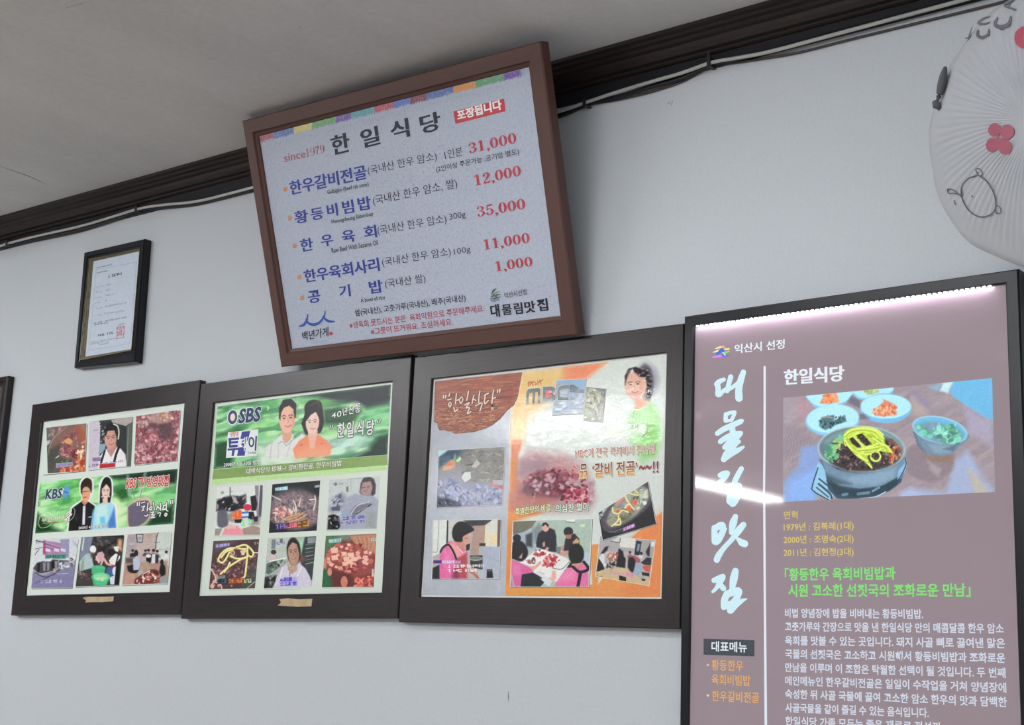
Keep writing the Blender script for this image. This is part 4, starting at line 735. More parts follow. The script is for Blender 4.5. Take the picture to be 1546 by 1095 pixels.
c.poly([(1052, 130), (1400, 115), (1380, 420), (1030, 460)], 'b4bcb4').poly([(1110, 150), (1170, 145), (1160, 290), (1100, 290)], '7c847c').poly([(1230, 140), (1275, 138), (1270, 200), (1230, 200)], '646a66').ell(1135, 340, 42, 36, '383436').poly([(1040, 440), (1120, 380), (1200, 440), (1060, 480)], 'c8b4b0', .9).poly([(1020, 660), (1030, 520), (1230, 440), (1320, 470), (1300, 520), (1060, 680)], '5c6a60').chunks([(1040, 520), (1300, 450), (1280, 530), (1060, 640)], 24, ['30403a', '8ca090', '485850', 'a4b0a4'], 12, 34, 2).line([(1080, 480), (1320, 430)], 18, 'e0e4e0')
c.poly([(985, 890), (1000, 720), (1100, 700), (1180, 690), (1180, 760), (1110, 890)], '38383a', 1, 1.5).chunks([(1000, 720), (1180, 690), (1100, 880), (990, 880)], 16, ['202022', '5c5c60', '8c8c8c', '101012'], 14, 40, 3)
c.poly([(1520, 150), (1600, 140), (1560, 400), (1500, 420)], '9cc8a8', 1, 2).poly([(1610, 110), (1783, 98), (1740, 760), (1640, 760), (1560, 600), (1540, 440)], '3c4444', 1, 1)
for k in range(6): c.line([(1625, 230+k*58), (1735, 215+k*56)], 12, 'a0a4a4' if k % 2 else '707878')
c.ell(1560, 440, 50, 50, '7c4c50', .9, 2).poly([(1650, 120), (1775, 112), (1770, 200), (1650, 210)], '888c90')
c.poly([(1130, 890), (1180, 720), (1260, 570), (1370, 500), (1520, 500), (1620, 590), (1690, 720), (1712, 875)], 'cac4d0', 1, .8).line([(1380, 640), (1380, 700)], 10, '504c58').line([(1560, 560), (1470, 760)], 12, 'e8e4ec').line([(1270, 580), (1220, 760)], 14, 'e0dce4')
c.poly([(1340, 480), (1500, 460), (1490, 620), (1400, 680), (1350, 600)], 'b09a8c').chunks([(1350, 480), (1500, 480), (1470, 620), (1370, 620)], 20, ['c4b4a0', '8c7c70', 'a89888'], 10, 24, 4).ell(1440, 330, 105, 210, '2c2628', 1, .8, -4).ell(1438, 360, 84, 190, 'b08e7c', 1, .9, -4).poly([(1330, 280), (1370, 170), (1450, 120), (1530, 220), (1530, 380), (1490, 220), (1420, 190), (1360, 260)], '2c2628', 1, .8)
c.face(1432, 350, 76, 165, '43322c', '8a5048', '8c6c5c', -4)
c.cap((1100, 240), (1310, 218), 40, 8, '6c6cb0', 5).poly([(1235, 735), (1500, 715), (1480, 850), (1235, 860)], '8c84c8', .5, 2).cap((1240, 785), (1500, 770), 52, 7, '5048b4', 6, w=14).cap((1245, 852), (1485, 840), 50, 7, '5850b8', 7, w=14)
c.grain(6).build('photo', print_m, ss)['label'] = 'photo of a person in a pale top in a kitchen'
c = Cv(sp_, PD, [(522, 145), (1288, 110), (1246, 915), (462, 924)], s7, '6c3c38', .62)
c.poly([(522, 145), (860, 130), (720, 260), (580, 330), (500, 460)], '42744c', 1, 3).poly([(462, 924), (480, 640), (560, 640), (620, 880), (600, 920)], '2c6444', 1, 2).poly([(860, 135), (1288, 112), (1280, 420), (1150, 400), (960, 260)], 'b08068', 1, 2).poly([(680, 140), (900, 130), (880, 220), (760, 190)], '7c8078', .9, 4)
for k in range(9): c.line([(960+k*34, 160), (1000+k*30, 260), (1010+k*26, 350)], 9, '8a5844' if k % 2 else 'c89c84', .6)
c.poly([(490, 620), (560, 340), (760, 260), (960, 280), (1260, 420), (1250, 700), (1000, 780), (700, 720)], '8c4844', 1, 3)
rg = random.Random(8)
for k in range(95):
    x, y = rg.uniform(540, 1240), rg.uniform(270, 720); r = rg.uniform(26, 56); a = rg.uniform(0, 1.5); P_ = [(x+r*math.cos(a+t), y+r*.8*math.sin(a+t)) for t in (0, 1.5, 3.0, 4.5)]
    if abs(x-880)/380+abs(y-480)/250 < 1.25: c.poly(P_, rg.choice(['c47c6c', 'a85448', 'd89c8c', '8c3c38', '74302e', 'b86458', 'e0b0a0']), .95)
for x, y, r in ((650, 370, 60), (655, 480, 55), (800, 420, 44), (830, 500, 50), (900, 440, 55), (880, 540, 52), (950, 500, 48), (810, 570, 44), (740, 640, 44), (870, 690, 36), (870, 280, 30)): c.poly([(x-r, y-r*.7), (x+r*.8, y-r*.8), (x+r, y+r*.5), (x-r*.7, y+r*.7)], 'e0b8a4' if y < 600 else 'd49484', 1, .7)
c.poly([(600, 640), (900, 720), (960, 900), (640, 920)], '5a2c30', .8, 3).ell(800, 840, 52, 86, 'c07c68').ell(580, 690, 34, 60, 'c88c7c').chunks([(980, 800), (1240, 740), (1240, 910), (960, 915)], 60, ['b4483c', 'd0705c', '8c302c', 'e09080'], 14, 40, 9).poly([(1220, 650), (1250, 640), (1246, 760), (1215, 760)], 'd0b4a4').poly([(480, 500), (540, 460), (530, 640), (480, 640)], 'c08c7c', .9, 2)
c.poly([(565, 200), (760, 180), (750, 240), (570, 250)], 'a4c4c4').cap((630, 240), (750, 228), 38, 4, '5c8490', 4).poly([(1200, 180), (1285, 175), (1280, 220), (1205, 225)], 'b4b8a8').cap((1215, 215), (1275, 210), 26, 3, '70786c', 5)
c.grain(6).build('photo', print_m, ss)['label'] = 'photo of cubes of raw red meat on a hand'
scrap(sp_, (270, 540, 2.67), [(405, 975), (440, 970), (480, 975), (538, 973), (534, 1003), (480, 1005), (430, 1002), (398, 1000), (412, 988)], sbs)

# ---- right board of the row
mbp, mbc, ms = board('framed_collage', 'rightmost dark framed collage, half grey and half orange, under a wooden plaque picture', 'framed picture', -.022,
    [(626, 539.5), (1032, 488.2), (1027, 950), (601, 939.5)], [(655, 573), (1006, 533.5), (998, 904.5), (636, 901.5)], GRP, sheet=True, sheet_mat=margin_mat('white_print_margin', 'd8dad6'))
g6, g7 = (600, 490, 3.4356), (600, 720, 3.4356)
n1, n2, n3, n4, n5, n6, n7, n8, n9, n10 = (645, 560, 10.04), (770, 560, 10.04), (870, 530, 10.04), (640, 665, 10.04), (765, 660, 10.04), (860, 640, 10.04), (640, 775, 10.04), (760, 770, 10.04), (880, 715, 10.04), (880, 800, 10.04)
c = Cv(mbp, PD, [(657, 575), (777, 562), (763.5, 900), (638.5, 899)], (0, 0, 1), 'b3b7bf', 1.2)
c.tex(None, ['bac0c8', 'aeb2ba'], 16, 12, .5, 3, .5, 3).grain(2).build('grey_half', wavy_m, ms)['label'] = 'grey left half of the print'
c = Cv(mbp, PD-.00005, [(772, 562.5), (1005, 536.5), (997, 902), (763, 900)], (0, 0, 1), 'd0d6d0', 1.0).zz(*g6)
c.poly([(640, 240), (1080, 197), (960, 290), (820, 380), (690, 480), (620, 640), (580, 640), (600, 440)], 'e0c08c', 1, 8).poly([(860, 220), (1085, 196), (975, 285), (840, 330)], 'df9070', .95, 4).poly([(650, 270), (880, 235), (820, 330), (690, 400)], 'dcc07c', .6, 8).poly([(600, 430), (650, 330), (660, 560), (640, 640), (600, 640)], 'e2bf80', .9, 5)
c.poly([(594, 600), (650, 600), (626, 690), (622, 800), (650, 830), (560, 1420), (555, 1420)], 'd8835c', .9, 2).poly([(590, 700), (620, 690), (640, 1100), (570, 1100)], 'd49058', .8, 4)
c.zz(*g7); c.poly([(575, 120), (760, 190), (610, 230), (590, 580), (560, 622)], 'd9925a', 1, 3).poly([(560, 560), (1010, 560), (1000, 352), (1060, 348), (1040, 560), (1220, 310), (1330, 215), (1378, 178), (1365, 640), (550, 640)], 'da9a66', 1, 1).poly([(1200, 340), (1376, 185), (1366, 620), (1180, 620)], 'dc8a62', .7, 10).poly([(560, 570), (900, 560), (900, 640), (555, 640)], 'd8a060', .7, 8)
c.poly([(1000, 350), (1050, 348), (1040, 330), (1150, 300), (1010, 200), (1010, 340)], 'd2d6d2', 1, 1)
# anchor woman in a green jacket
c.zz(*n3)
c.poly([(790, 1030), (900, 880), (980, 870), (1120, 780), (1200, 850), (1260, 1030), (1300, 1300), (1200, 1600), (1000, 1700), (800, 1300)], '94cc80', .95, 7).poly([(1120, 800), (1200, 900), (1240, 1150), (1180, 1600), (1060, 1500), (1060, 1000)], '86c468', .8, 6).line([(1110, 790), (980, 880), (900, 950)], 10, 'c8e0a0', .8).line([(880, 900), (850, 1010)], 8, '6c9c5c', .7)
c.poly([(880, 720), (1090, 700), (1080, 790), (960, 890), (900, 880)], 'd8a07c', 1, 3).ell(1070, 440, 180, 250, '8c8a9a', .75, 5).ell(1040, 470, 120, 240, '322a30', .95, 3).poly([(1040, 640), (1150, 620), (1110, 760), (1060, 740)], '261e20', 1, 2)
c.ell(900, 520, 165, 215, 'd6ac98', 1, 1, 4).poly([(760, 560), (880, 740), (1040, 740), (1060, 520)], 'dcb4a0', .7, 3).poly([(740, 520), (735, 380), (790, 270), (900, 240), (1060, 300), (1110, 480), (1080, 560), (1060, 420), (960, 390), (890, 340), (850, 270), (790, 360), (765, 430)], '36282c', 1, 1.3)
c.face(880, 520, 125, 190, '3c2c2c', 'b0605c', 'c89880', -6).ell(1098, 605, 12, 20, 'd8d0c4')
# speech box and faded meat picture
c.zz(*n6)
c.poly([(560, 20), (1150, -10), (1175, 60), (1150, 170), (900, 200), (560, 210)], 'd6e2d0', .8, 3).line([(1060, -4), (1140, 0), (1172, 50), (1165, 140), (1110, 190)], 12, '5c7058')
c.zz(*n5)
c.poly([(190, 340), (330, 200), (900, 260), (1160, 400), (1300, 700), (1330, 960), (1240, 1120), (600, 1140), (90, 1090), (60, 850), (180, 620)], 'b07a80', .7, 8)
c.poly([(200, 350), (500, 330), (800, 400), (600, 460), (300, 560), (220, 640), (160, 560)], '9c828c', .8, 5).poly([(200, 840), (300, 640), (480, 520), (900, 540), (960, 860), (760, 940), (300, 940)], '6c4450', .95, 5).poly([(210, 860), (560, 900), (760, 960), (560, 1060), (250, 1060), (60, 1090), (80, 880)], 'b07268', .85, 6)
c.chunks([(240, 650), (480, 480), (900, 450), (1240, 700), (1220, 960), (900, 1000), (760, 900), (400, 900)], 150, ['8e4a58', '6c3644', 'b0707c', '9c5864', 'c48c94', '5c3040'], 22, 52, 3)
for x, y in ((430, 670), (620, 580), (420, 740), (490, 740), (600, 730), (830, 765), (680, 670), (460, 800), (920, 700), (650, 620), (1040, 720), (990, 790), (620, 850), (1180, 690)): c.poly([(x-40, y+10), (x-10, y-32), (x+42, y-18), (x+16, y+34)], 'c0a4ac', .95, 1)
c.chunks([(900, 800), (1220, 740), (1260, 980), (1020, 1040), (860, 980)], 60, ['c07080', 'a04858', 'd898a0', '88344a', 'e0b0b4'], 18, 44, 4).line([(870, 960), (1060, 960), (1240, 900)], 16, 'e0b4b4', .8).chunks([(1220, 640), (1330, 640), (1320, 1000), (1240, 1000)], 26, ['c0a0ac', 'a88494', 'd0bcc0'], 20, 50, 5, .6, .5)
for L_ in ([(670, 380), (800, 420), (930, 500)], [(640, 410), (780, 440), (900, 460)], [(800, 370), (900, 410), (1040, 460)]): c.line(L_, 18, 'c49a94', .8)
c.grain(3).build('orange_half', wavy_m, ms)['label'] = 'orange and white right half of the print'
TD2 = SD-.0008
c = Cv(mbp, SD-.0005, [(118, 160), (1440, 20), (1290, 880), (100, 985)], n1, 'b3b7bf', .9)
edge = [(118, 160), (1438, 22), (1425, 200), (1380, 380), (1320, 520), (1210, 610), (1170, 660), (1110, 730), (1000, 820), (880, 880), (700, 935), (560, 945), (530, 968), (430, 962), (360, 930), (270, 905), (190, 910), (160, 870), (150, 800), (100, 775)]
c.poly(edge, '4a302c', 1, .7)
ed2 = [(x-(8 if x > 900 else 0)+(8 if x < 200 else 0), y-(14 if y > 500 else 0)) for x, y in edge]
c.poly(ed2, '8e5648', 1, .8).tex(ed2, ['a46650', '7c463e', 'b07858', '6e4040', '9c5a44'], 16, 1.1, .55, 6, .75, 7, .6, slope=-.09).tex([(100, 560), (1100, 440), (1000, 860), (420, 960), (150, 880)], ['c09070', '6c4034'], 5, .9, .6, 8, .8, 31, slope=-.04)
c.line([(1060, 415), (1250, 400), (1370, 370)], 12, '5c3430', .6)
o = c.build('wood_plaque_picture', print_m, ms, cut=edge); o['label'] = 'printed brown wood plaque with ragged lower edge'
T = Txt(mbp, TD2, n1)
BR_ = [[(250, 370), (245, 415)], [(285, 365), (278, 410)], [(345, 340), (330, 385)], [(310, 440), (345, 435), (370, 425)], [(350, 470), (325, 510), (345, 550), (365, 500), (348, 475)], [(445, 345), (435, 420), (430, 500)], [(440, 450), (480, 440)], [(405, 560), (420, 615), (460, 590)], [(525, 390), (490, 440), (510, 495), (540, 440), (528, 392)], [(625, 310), (615, 380), (600, 450)], [(570, 520), (640, 480), (590, 560), (640, 560), (610, 650), (660, 620)], [(710, 370), (690, 440), (680, 495)], [(700, 430), (740, 450)], [(800, 305), (785, 400), (780, 480)], [(735, 530), (830, 490), (800, 610)], [(870, 370), (930, 340)], [(880, 375), (870, 500), (930, 450)], [(1010, 290), (990, 400), (980, 500)], [(990, 430), (1035, 405)], [(985, 540), (975, 600), (1000, 570), (985, 540)], [(1070, 290), (1065, 330)], [(1105, 275), (1098, 325)]]
quote_brush(T, n1, BR_, 'e6cfc0', '42231f', 20, 16); T.build('plaque_lettering', ink_m, ms)
T = Txt(mbp, TD2, n2)
for L_ in ([(290, 160), (275, 235)], [(270, 190), (330, 170), (300, 220)], [(340, 170), (350, 230)], [(360, 160), (400, 200), (380, 215)], [(420, 150), (425, 205)], [(450, 140), (470, 200)], [(440, 175), (500, 130)]): T.brush([(x, y, 12) for x, y in L_], 'c05a58')
for q_ in ([(245, 510), (250, 330), (270, 285), (320, 270), (440, 262), (462, 280), (455, 490), (420, 492), (425, 320), (385, 325), (375, 495), (340, 498), (345, 330), (300, 340), (285, 380), (280, 500)],
           [(495, 475), (500, 290), (500, 245), (640, 238), (685, 262), (685, 320), (650, 345), (690, 380), (690, 435), (650, 465)],
           [(725, 445), (715, 300), (740, 245), (790, 225), (900, 215), (895, 262), (790, 275), (755, 300), (752, 400), (890, 400), (890, 440)]):
    m = np.mean(q_, 0); T.poly([(m[0]+(x-m[0])*1.06, m[1]+(y-m[1])*1.08) for x, y in q_], 'ccd0cc'); T.poly(q_, '6c7472', .0002)
for q_ in ([(540, 300), (620, 290), (640, 330), (600, 345), (645, 370), (630, 410), (540, 415)],): T.poly(q_, 'd07078', .0004)
T.zz(*n6); outlined(T, 'MBC가 전국 각지에서 찾아낸', (82, 525), (1285, 458), 142, 'c06a5c', 'f0e2d8', 0, .045, 0, 0, ('b88c5c', 'b4505c'), 12)
outlined(T, '스', (15, 745), (130, 735), 110, 'c0584c', 'f2e4d6', .02, .07); outlined(T, '品', (150, 825), (262, 815), 205, 'c0584c', 'f2e2cc', .02, .06, 0, 0, ('e0a050', '5c2c44'), 12)
outlined(T, "‘갈비 전골’", (345, 815), (1020, 770), 210, 'c0584c', 'f2e2cc', .02, .06, 0, 0, ('e0a050', '5c2c44'), 12); outlined(T, '~~', (1055, 700), (1240, 690), 60, '8c4c4c', 'f0e4dc', .02, .08); outlined(T, '!!', (1262, 745), (1345, 740), 175, '7c4c54', 'f0e4dc', .02, .06, 0, 0, None, 10)
T.t('조사', (920, 85), (1045, 80), 70, '5c6c58', .01)
T.zz(*g7); outlined(T, '특별한맛의 비결,', (612, 203), (800, 180), 40, 'e4e4b4', '5c7048', .015, .06); outlined(T, '의심찬 별미', (820, 188), (990, 176), 42, 'd8ecd8', '38604c', .02, .07)
T.build('headline_lettering', wavy_m, ms)
def edged(z, quad, cv_step, base, dd, w=8):                        # a picture with its thin white printed edge
    q = np.array(quad, float); m = q.mean(0)
    T_ = Txt(mbp, dd+.00012, z); s = 1+w/np.abs(q-m).max()
    T_.poly([(m[0]+(x-m[0])*s+w, m[1]+(y-m[1])*s+w) for x, y in quad], '6c6a6c', -.00005); T_.poly([(m[0]+(x-m[0])*s, m[1]+(y-m[1])*s) for x, y in quad], 'dcdcd6')
    T_.build('picture_edge', ink_m, ms); return Cv(mbp, dd, quad, z, base, cv_step)
PM = SD-.0006
c = edged(n4, [(222, 158), (1224, 98), (1190, 978), (190, 1022)], .65, '8c8c90', PM, 6)
c.poly([(222, 158), (370, 150), (225, 260)], 'b0d4d8').poly([(225, 260), (370, 155), (700, 130), (560, 300), (400, 300), (230, 420)], '45586a', 1, 2).poly([(560, 140), (1224, 100), (1210, 620), (700, 640), (560, 400)], '7c7a74', .9, 5)
rg = random.Random(5)
for k in range(95): x, y = rg.uniform(560, 1190), rg.uniform(150, 640); a = rg.uniform(-.9, .5); l = rg.uniform(30, 90); c.line([(x, y), (x+l*.5*math.cos(a), y+l*.5*math.sin(a)-8), (x+l*math.cos(a), y+l*math.sin(a))], rg.uniform(9, 17), rg.choice(['a8a294', '5c5a5c', '908a80', 'b8b2a4', '6c6670', '484850']), .85)
c.poly([(280, 460), (300, 390), (420, 290), (470, 320), (470, 420), (340, 460)], 'c49a7c', 1, 1).poly([(330, 390), (420, 310), (460, 350), (400, 380)], 'c86c50').poly([(440, 290), (470, 180), (490, 280), (560, 240), (550, 310), (470, 330)], '6c9468').poly([(480, 320), (550, 240), (570, 290), (520, 330)], 'c0d8a4').poly([(570, 560), (620, 480), (710, 480), (712, 580), (620, 640)], 'c8ccc8').poly([(720, 400), (800, 290), (860, 350), (780, 420)], 'b8b8b0').line([(630, 380), (740, 360)], 14, '34363a')
c.poly([(200, 640), (330, 540), (480, 560), (560, 660), (800, 660), (1190, 700), (1180, 980), (190, 1020)], '848aa4', .85, 5).chunks([(210, 620), (420, 560), (560, 680), (1180, 700), (1170, 970), (240, 960)], 150, ['9ca0bc', '6c7090', 'b0b4d0', '585c78', 'a8a8b8'], 16, 46, 6).poly([(190, 1020), (210, 860), (340, 880), (560, 960), (540, 1005)], '2c2e40', .9, 3).line([(1030, 660), (1100, 700), (1190, 730)], 34, 'cc7470', .9).poly([(1040, 600), (1200, 600), (1190, 680), (1050, 660)], 'b0aeb0', .9)
c.grain(6).build('photo', wavy_m, ms)['label'] = 'photo of a steaming hot pot with noodles, glossy'
c = edged(n2, [(705, 148), (1145, 126), (1115, 645), (640, 665)], .9, '9aa4ac', PM, 8)
c.poly([(700, 145), (1145, 125), (1130, 290), (960, 210), (900, 200), (710, 210)], '94b0c8').poly([(900, 215), (960, 212), (1050, 280), (1130, 290), (1125, 340), (880, 320)], '5c6c7c').tex([(650, 330), (1130, 330), (1110, 645), (640, 660)], ['c4d0dc', '8494a8'], 6, 3, .5, 4, .8, 3).build('photo', wavy_m, ms)['label'] = 'small photo of water under a blue sky'
c = edged(n2, [(1160, 245), (1450, 272), (1395, 770), (1115, 745)], .9, '8a8c80', PM, 8)
c.poly([(1160, 245), (1450, 272), (1440, 420), (1300, 280)], '6c6a6c').ell(1260, 420, 130, 150, 'a4a68c', .9, 3).chunks([(1160, 300), (1420, 300), (1390, 740), (1130, 720)], 60, ['b8b8a4', '7c7c74', '94a084', 'c8c8bc', '64605c'], 14, 40, 4).build('photo', wavy_m, ms)['label'] = 'small photo of a pale stew'
c = edged(n7, [(142, 112), (1168, 96), (1135, 996), (122, 1000)], .65, 'b0aaa4', PM, 8)
c.poly([(145, 112), (350, 105), (340, 470), (250, 600), (135, 660)], 'd2d6d0').line([(228, 115), (215, 400), (200, 580), (140, 590)], 8, '7c8480').poly([(350, 108), (372, 108), (362, 470), (338, 470)], '2a2a30').poly([(372, 110), (700, 100), (700, 400), (370, 420)], 'c4c4c0').poly([(600, 110), (1050, 96), (920, 190), (720, 200)], '3c3c40', 1, 1.5).poly([(920, 190), (1050, 98), (1130, 100), (1110, 520), (920, 500)], 'd0d0c8').poly([(760, 190), (930, 190), (920, 460), (840, 460), (830, 640), (700, 620)], 'a89084').poly([(930, 260), (1010, 265), (1000, 510), (920, 500)], 'd8d0b4').poly([(1030, 320), (1110, 320), (1100, 470), (1020, 470)], 'dccca0').poly([(1120, 100), (1168, 96), (1150, 510), (1110, 510)], '6c5450').poly([(840, 455), (935, 455), (930, 500), (840, 500)], '3c2a2c')
c.poly([(850, 510), (1155, 510), (1136, 996), (820, 990), (900, 700)], 'a8aebc', 1, 1).line([(920, 630), (1140, 740)], 6, '8c90a0').line([(1000, 520), (990, 990)], 5, '989cac').poly([(700, 640), (890, 640), (890, 860), (700, 820)], '3c3a3c').ell(785, 690, 105, 32, 'a4aca8').ell(785, 686, 84, 20, '6c7470').poly([(955, 850), (1035, 850), (1050, 980), (950, 985)], '26262c').ell(995, 870, 38, 18, '5c5c64').poly([(820, 860), (920, 850), (900, 990), (830, 990)], 'b0b8c0', .8)
c.poly([(122, 1000), (135, 830), (240, 780), (250, 1000)], '26282c', 1, 1).poly([(235, 990), (240, 640), (300, 500), (380, 430), (480, 440), (640, 560), (660, 700), (640, 990)], 'd46c9c', 1, 1).poly([(360, 480), (450, 420), (560, 600), (640, 560), (620, 720), (490, 700)], 'dc9c9c', .95, 2).poly([(480, 700), (650, 600), (660, 990), (480, 990)], 'a84c54', .95, 2).poly([(300, 560), (400, 600), (420, 720), (320, 800)], 'e08cb4', .7, 4).line([(250, 590), (290, 520), (370, 480), (440, 570), (490, 690)], 30, '26202a').poly([(440, 860), (530, 800), (520, 990), (430, 990)], '6c2c48', .8, 3)
c.poly([(480, 430), (620, 400), (640, 520), (560, 540), (500, 500)], 'c08c7c').poly([(560, 360), (690, 300), (700, 400), (680, 470), (620, 490)], 'c8988a', 1, .9).poly([(425, 300), (450, 200), (530, 130), (640, 140), (720, 200), (760, 260), (650, 320), (590, 360), (580, 430), (480, 430), (435, 370)], '1d1b20', 1, .8, True).line([(620, 385), (660, 378)], 8, '5c3c38').line([(500, 500), (580, 600), (560, 560)], 12, 'e0ccc0').line([(660, 860), (760, 920), (820, 980)], 40, 'b06c60').poly([(640, 480), (700, 460), (690, 560), (640, 570)], '302a2e')
c.poly([(145, 715), (270, 715), (270, 762), (142, 762)], '54307c').poly([(270, 720), (560, 722), (555, 768), (270, 764)], 'b090c0').cap((280, 758), (470, 758), 36, 5, 'f0e8f4', 3, w=9).cap((365, 830), (910, 820), 44, 12, 'e4dce0', 4, w=12).cap((360, 895), (850, 890), 44, 11, 'e4dce0', 5, w=12)
c.grain(5).build('photo', print_m, ms)['label'] = 'photo of a woman in a pink top at a kitchen counter'
c = edged(n8, [(150, 175), (1338, 140), (1290, 1165), (105, 1165)], .65, 'a8b4ac', PM, 10)
c.poly([(150, 175), (500, 160), (440, 260), (300, 340), (145, 380)], '6c6c5c').poly([(500, 160), (1338, 140), (1320, 660), (900, 700), (440, 460)], 'a4b4a8').poly([(145, 380), (440, 300), (500, 600), (360, 620), (130, 700)], 'a0acb4').poly([(1220, 640), (1320, 660), (1300, 1000), (1230, 800)], 'b0bcc8').line([(955, 180), (1085, 190)], 10, '4c5450').poly([(955, 140), (1090, 140), (1080, 182), (960, 176)], 'd8dcd4').poly([(1160, 220), (1240, 215), (1235, 260), (1165, 262)], 'c4d0b8').poly([(340, 380), (440, 340), (440, 570), (340, 550)], '34363c', .9, 2).poly([(440, 290), (540, 210), (600, 260), (500, 500), (460, 480)], '6c7c80', .8, 3)
c.poly([(495, 500), (530, 360), (600, 300), (700, 270), (780, 310), (800, 400), (810, 640), (640, 640), (500, 560)], '26242e', 1, 1).ell(640, 260, 56, 72, 'c8a090').poly([(580, 240), (600, 200), (650, 188), (690, 230), (680, 270), (640, 220), (600, 250)], '1e1a1c').poly([(590, 500), (630, 480), (630, 560), (600, 560)], 'b88c7c').poly([(610, 620), (660, 560), (695, 580), (650, 650)], 'c09484')
c.poly([(910, 620), (940, 440), (1010, 380), (1080, 360), (1150, 440), (1150, 520), (1000, 620)], '2c2428', 1, 1).poly([(1050, 490), (1110, 430), (1150, 470), (1130, 530), (1060, 530)], 'c09c7c').ell(985, 330, 72, 70, '1c191b').poly([(930, 380), (1040, 370), (1020, 440), (960, 440)], 'a06c60').poly([(850, 640), (1000, 620), (1000, 690), (870, 700)], 'bc9080').poly([(870, 560), (920, 530), (910, 620), (860, 620)], 'b88c7c').poly([(790, 560), (870, 560), (860, 680), (800, 640)], '6c7478', .9)
c.poly([(250, 800), (540, 580), (700, 630), (960, 730), (1010, 790), (820, 1090), (620, 1080), (440, 960), (480, 880), (380, 850)], 'dcdcd8', 1, 1).poly([(440, 960), (520, 940), (740, 1080), (700, 1165), (560, 1090)], 'ccd0d4').line([(470, 975), (570, 1035)], 26, '34384a').line([(540, 940), (620, 975)], 8, '8c909c').line([(740, 880), (880, 900), (1000, 790)], 12, '6c6c74')
c.chunks([(440, 660), (600, 640), (630, 690), (520, 720)], 18, ['a84048', '8c2c34', 'c05c60'], 16, 40, 3).chunks([(600, 850), (640, 720), (700, 690), (800, 700), (860, 770), (740, 850)], 42, ['b0404a', '942c38', 'c86068', 'd48080', '7c2430'], 16, 42, 4).chunks([(480, 600), (560, 600), (540, 640), (470, 660)], 8, ['3c3038', 'b08080'], 12, 26, 5).chunks([(310, 770), (380, 750), (470, 720), (490, 800), (400, 830)], 18, ['a4645c', 'c08c84', '4c3c40', '8c4448'], 14, 34, 6)
c.ell(205, 430, 62, 60, '22202a').poly([(130, 740), (140, 500), (260, 470), (350, 560), (370, 680), (280, 780)], '1e1c24', 1, 1, True).poly([(230, 730), (290, 650), (280, 740)], 'b08878').poly([(110, 1165), (125, 760), (230, 790), (440, 900), (460, 960), (300, 980), (260, 1165)], 'cc6496', 1, 1).poly([(120, 800), (260, 840), (260, 1000), (140, 980)], 'd884b0', .7, 4).poly([(400, 860), (480, 850), (560, 770), (580, 810), (480, 900), (450, 930)], 'd0a494').poly([(280, 980), (450, 950), (620, 1100), (560, 1165), (260, 1165)], '2a2c36').line([(110, 960), (160, 1165)], 30, 'a8a4ac')
c.ell(1105, 670, 118, 160, '181618', 1, .9).poly([(960, 880), (1020, 790), (1100, 830), (1060, 880)], '2a2026').poly([(770, 1165), (820, 1080), (940, 900), (1080, 860), (1200, 800), (1280, 880), (1290, 1165)], 'd4709c', 1, 1).poly([(830, 1080), (960, 920), (1100, 900), (1060, 1060)], 'e090b4', .7, 4).poly([(1030, 820), (1200, 800), (1170, 860), (1060, 870)], 'c08c7c').line([(1060, 870), (1150, 940), (1260, 920), (1280, 870), (1220, 790)], 44, '1e1a20').line([(1170, 950), (1130, 1165)], 50, '1e1a20').poly([(720, 1060), (740, 920), (790, 920), (800, 1030), (760, 1100)], 'd4a498', 1, 1).line([(690, 1030), (730, 1060)], 16, 'd09c90')
c.grain(5).build('photo', print_m, ms)['label'] = 'photo of five people cutting meat round a white table'
c = edged(n10, [(262, 95), (1095, 165), (1000, 850), (195, 705)], .65, 'aea8a4', PM+.0001, 8)
c.poly([(262, 95), (800, 130), (780, 340), (560, 330), (250, 330)], 'a4a2a4').poly([(560, 120), (810, 130), (780, 285), (560, 260)], 'd0d0c8').poly([(800, 140), (1095, 165), (1040, 520), (880, 400), (780, 340)], 'a09c9c').poly([(810, 165), (890, 180), (860, 390), (780, 380)], '22242c').poly([(830, 215), (868, 220), (850, 320), (815, 330)], '8c98a8', 1, 1.5).poly([(1035, 180), (1090, 185), (1080, 260), (1035, 250)], 'd4d4d4').poly([(420, 170), (560, 110), (555, 190)], 'c8c8c4').line([(420, 172), (552, 192), (566, 112)], 10, '3c3a40')
c.poly([(950, 340), (1020, 210), (1010, 400), (985, 400)], '28242a', 1, 1).poly([(195, 705), (210, 600), (500, 570), (700, 600), (1010, 720), (1000, 850)], 'c0ac88', 1, 1).poly([(270, 360), (340, 260), (390, 250), (370, 310), (300, 370)], '241f22', 1, 1).poly([(240, 430), (290, 360), (330, 380), (330, 500), (390, 550), (320, 560), (260, 500)], 'd0d0d4').poly([(205, 640), (240, 430), (300, 520), (330, 600)], '26242c').poly([(370, 420), (400, 340), (520, 350), (530, 480), (400, 480)], 'a07468').chunks([(380, 400), (420, 340), (520, 360), (520, 470)], 24, ['d8b8a8', 'a85c58', 'e8dcd0', '7c4c48'], 12, 28, 2).line([(340, 370), (410, 335)], 18, 'd4b4a8')
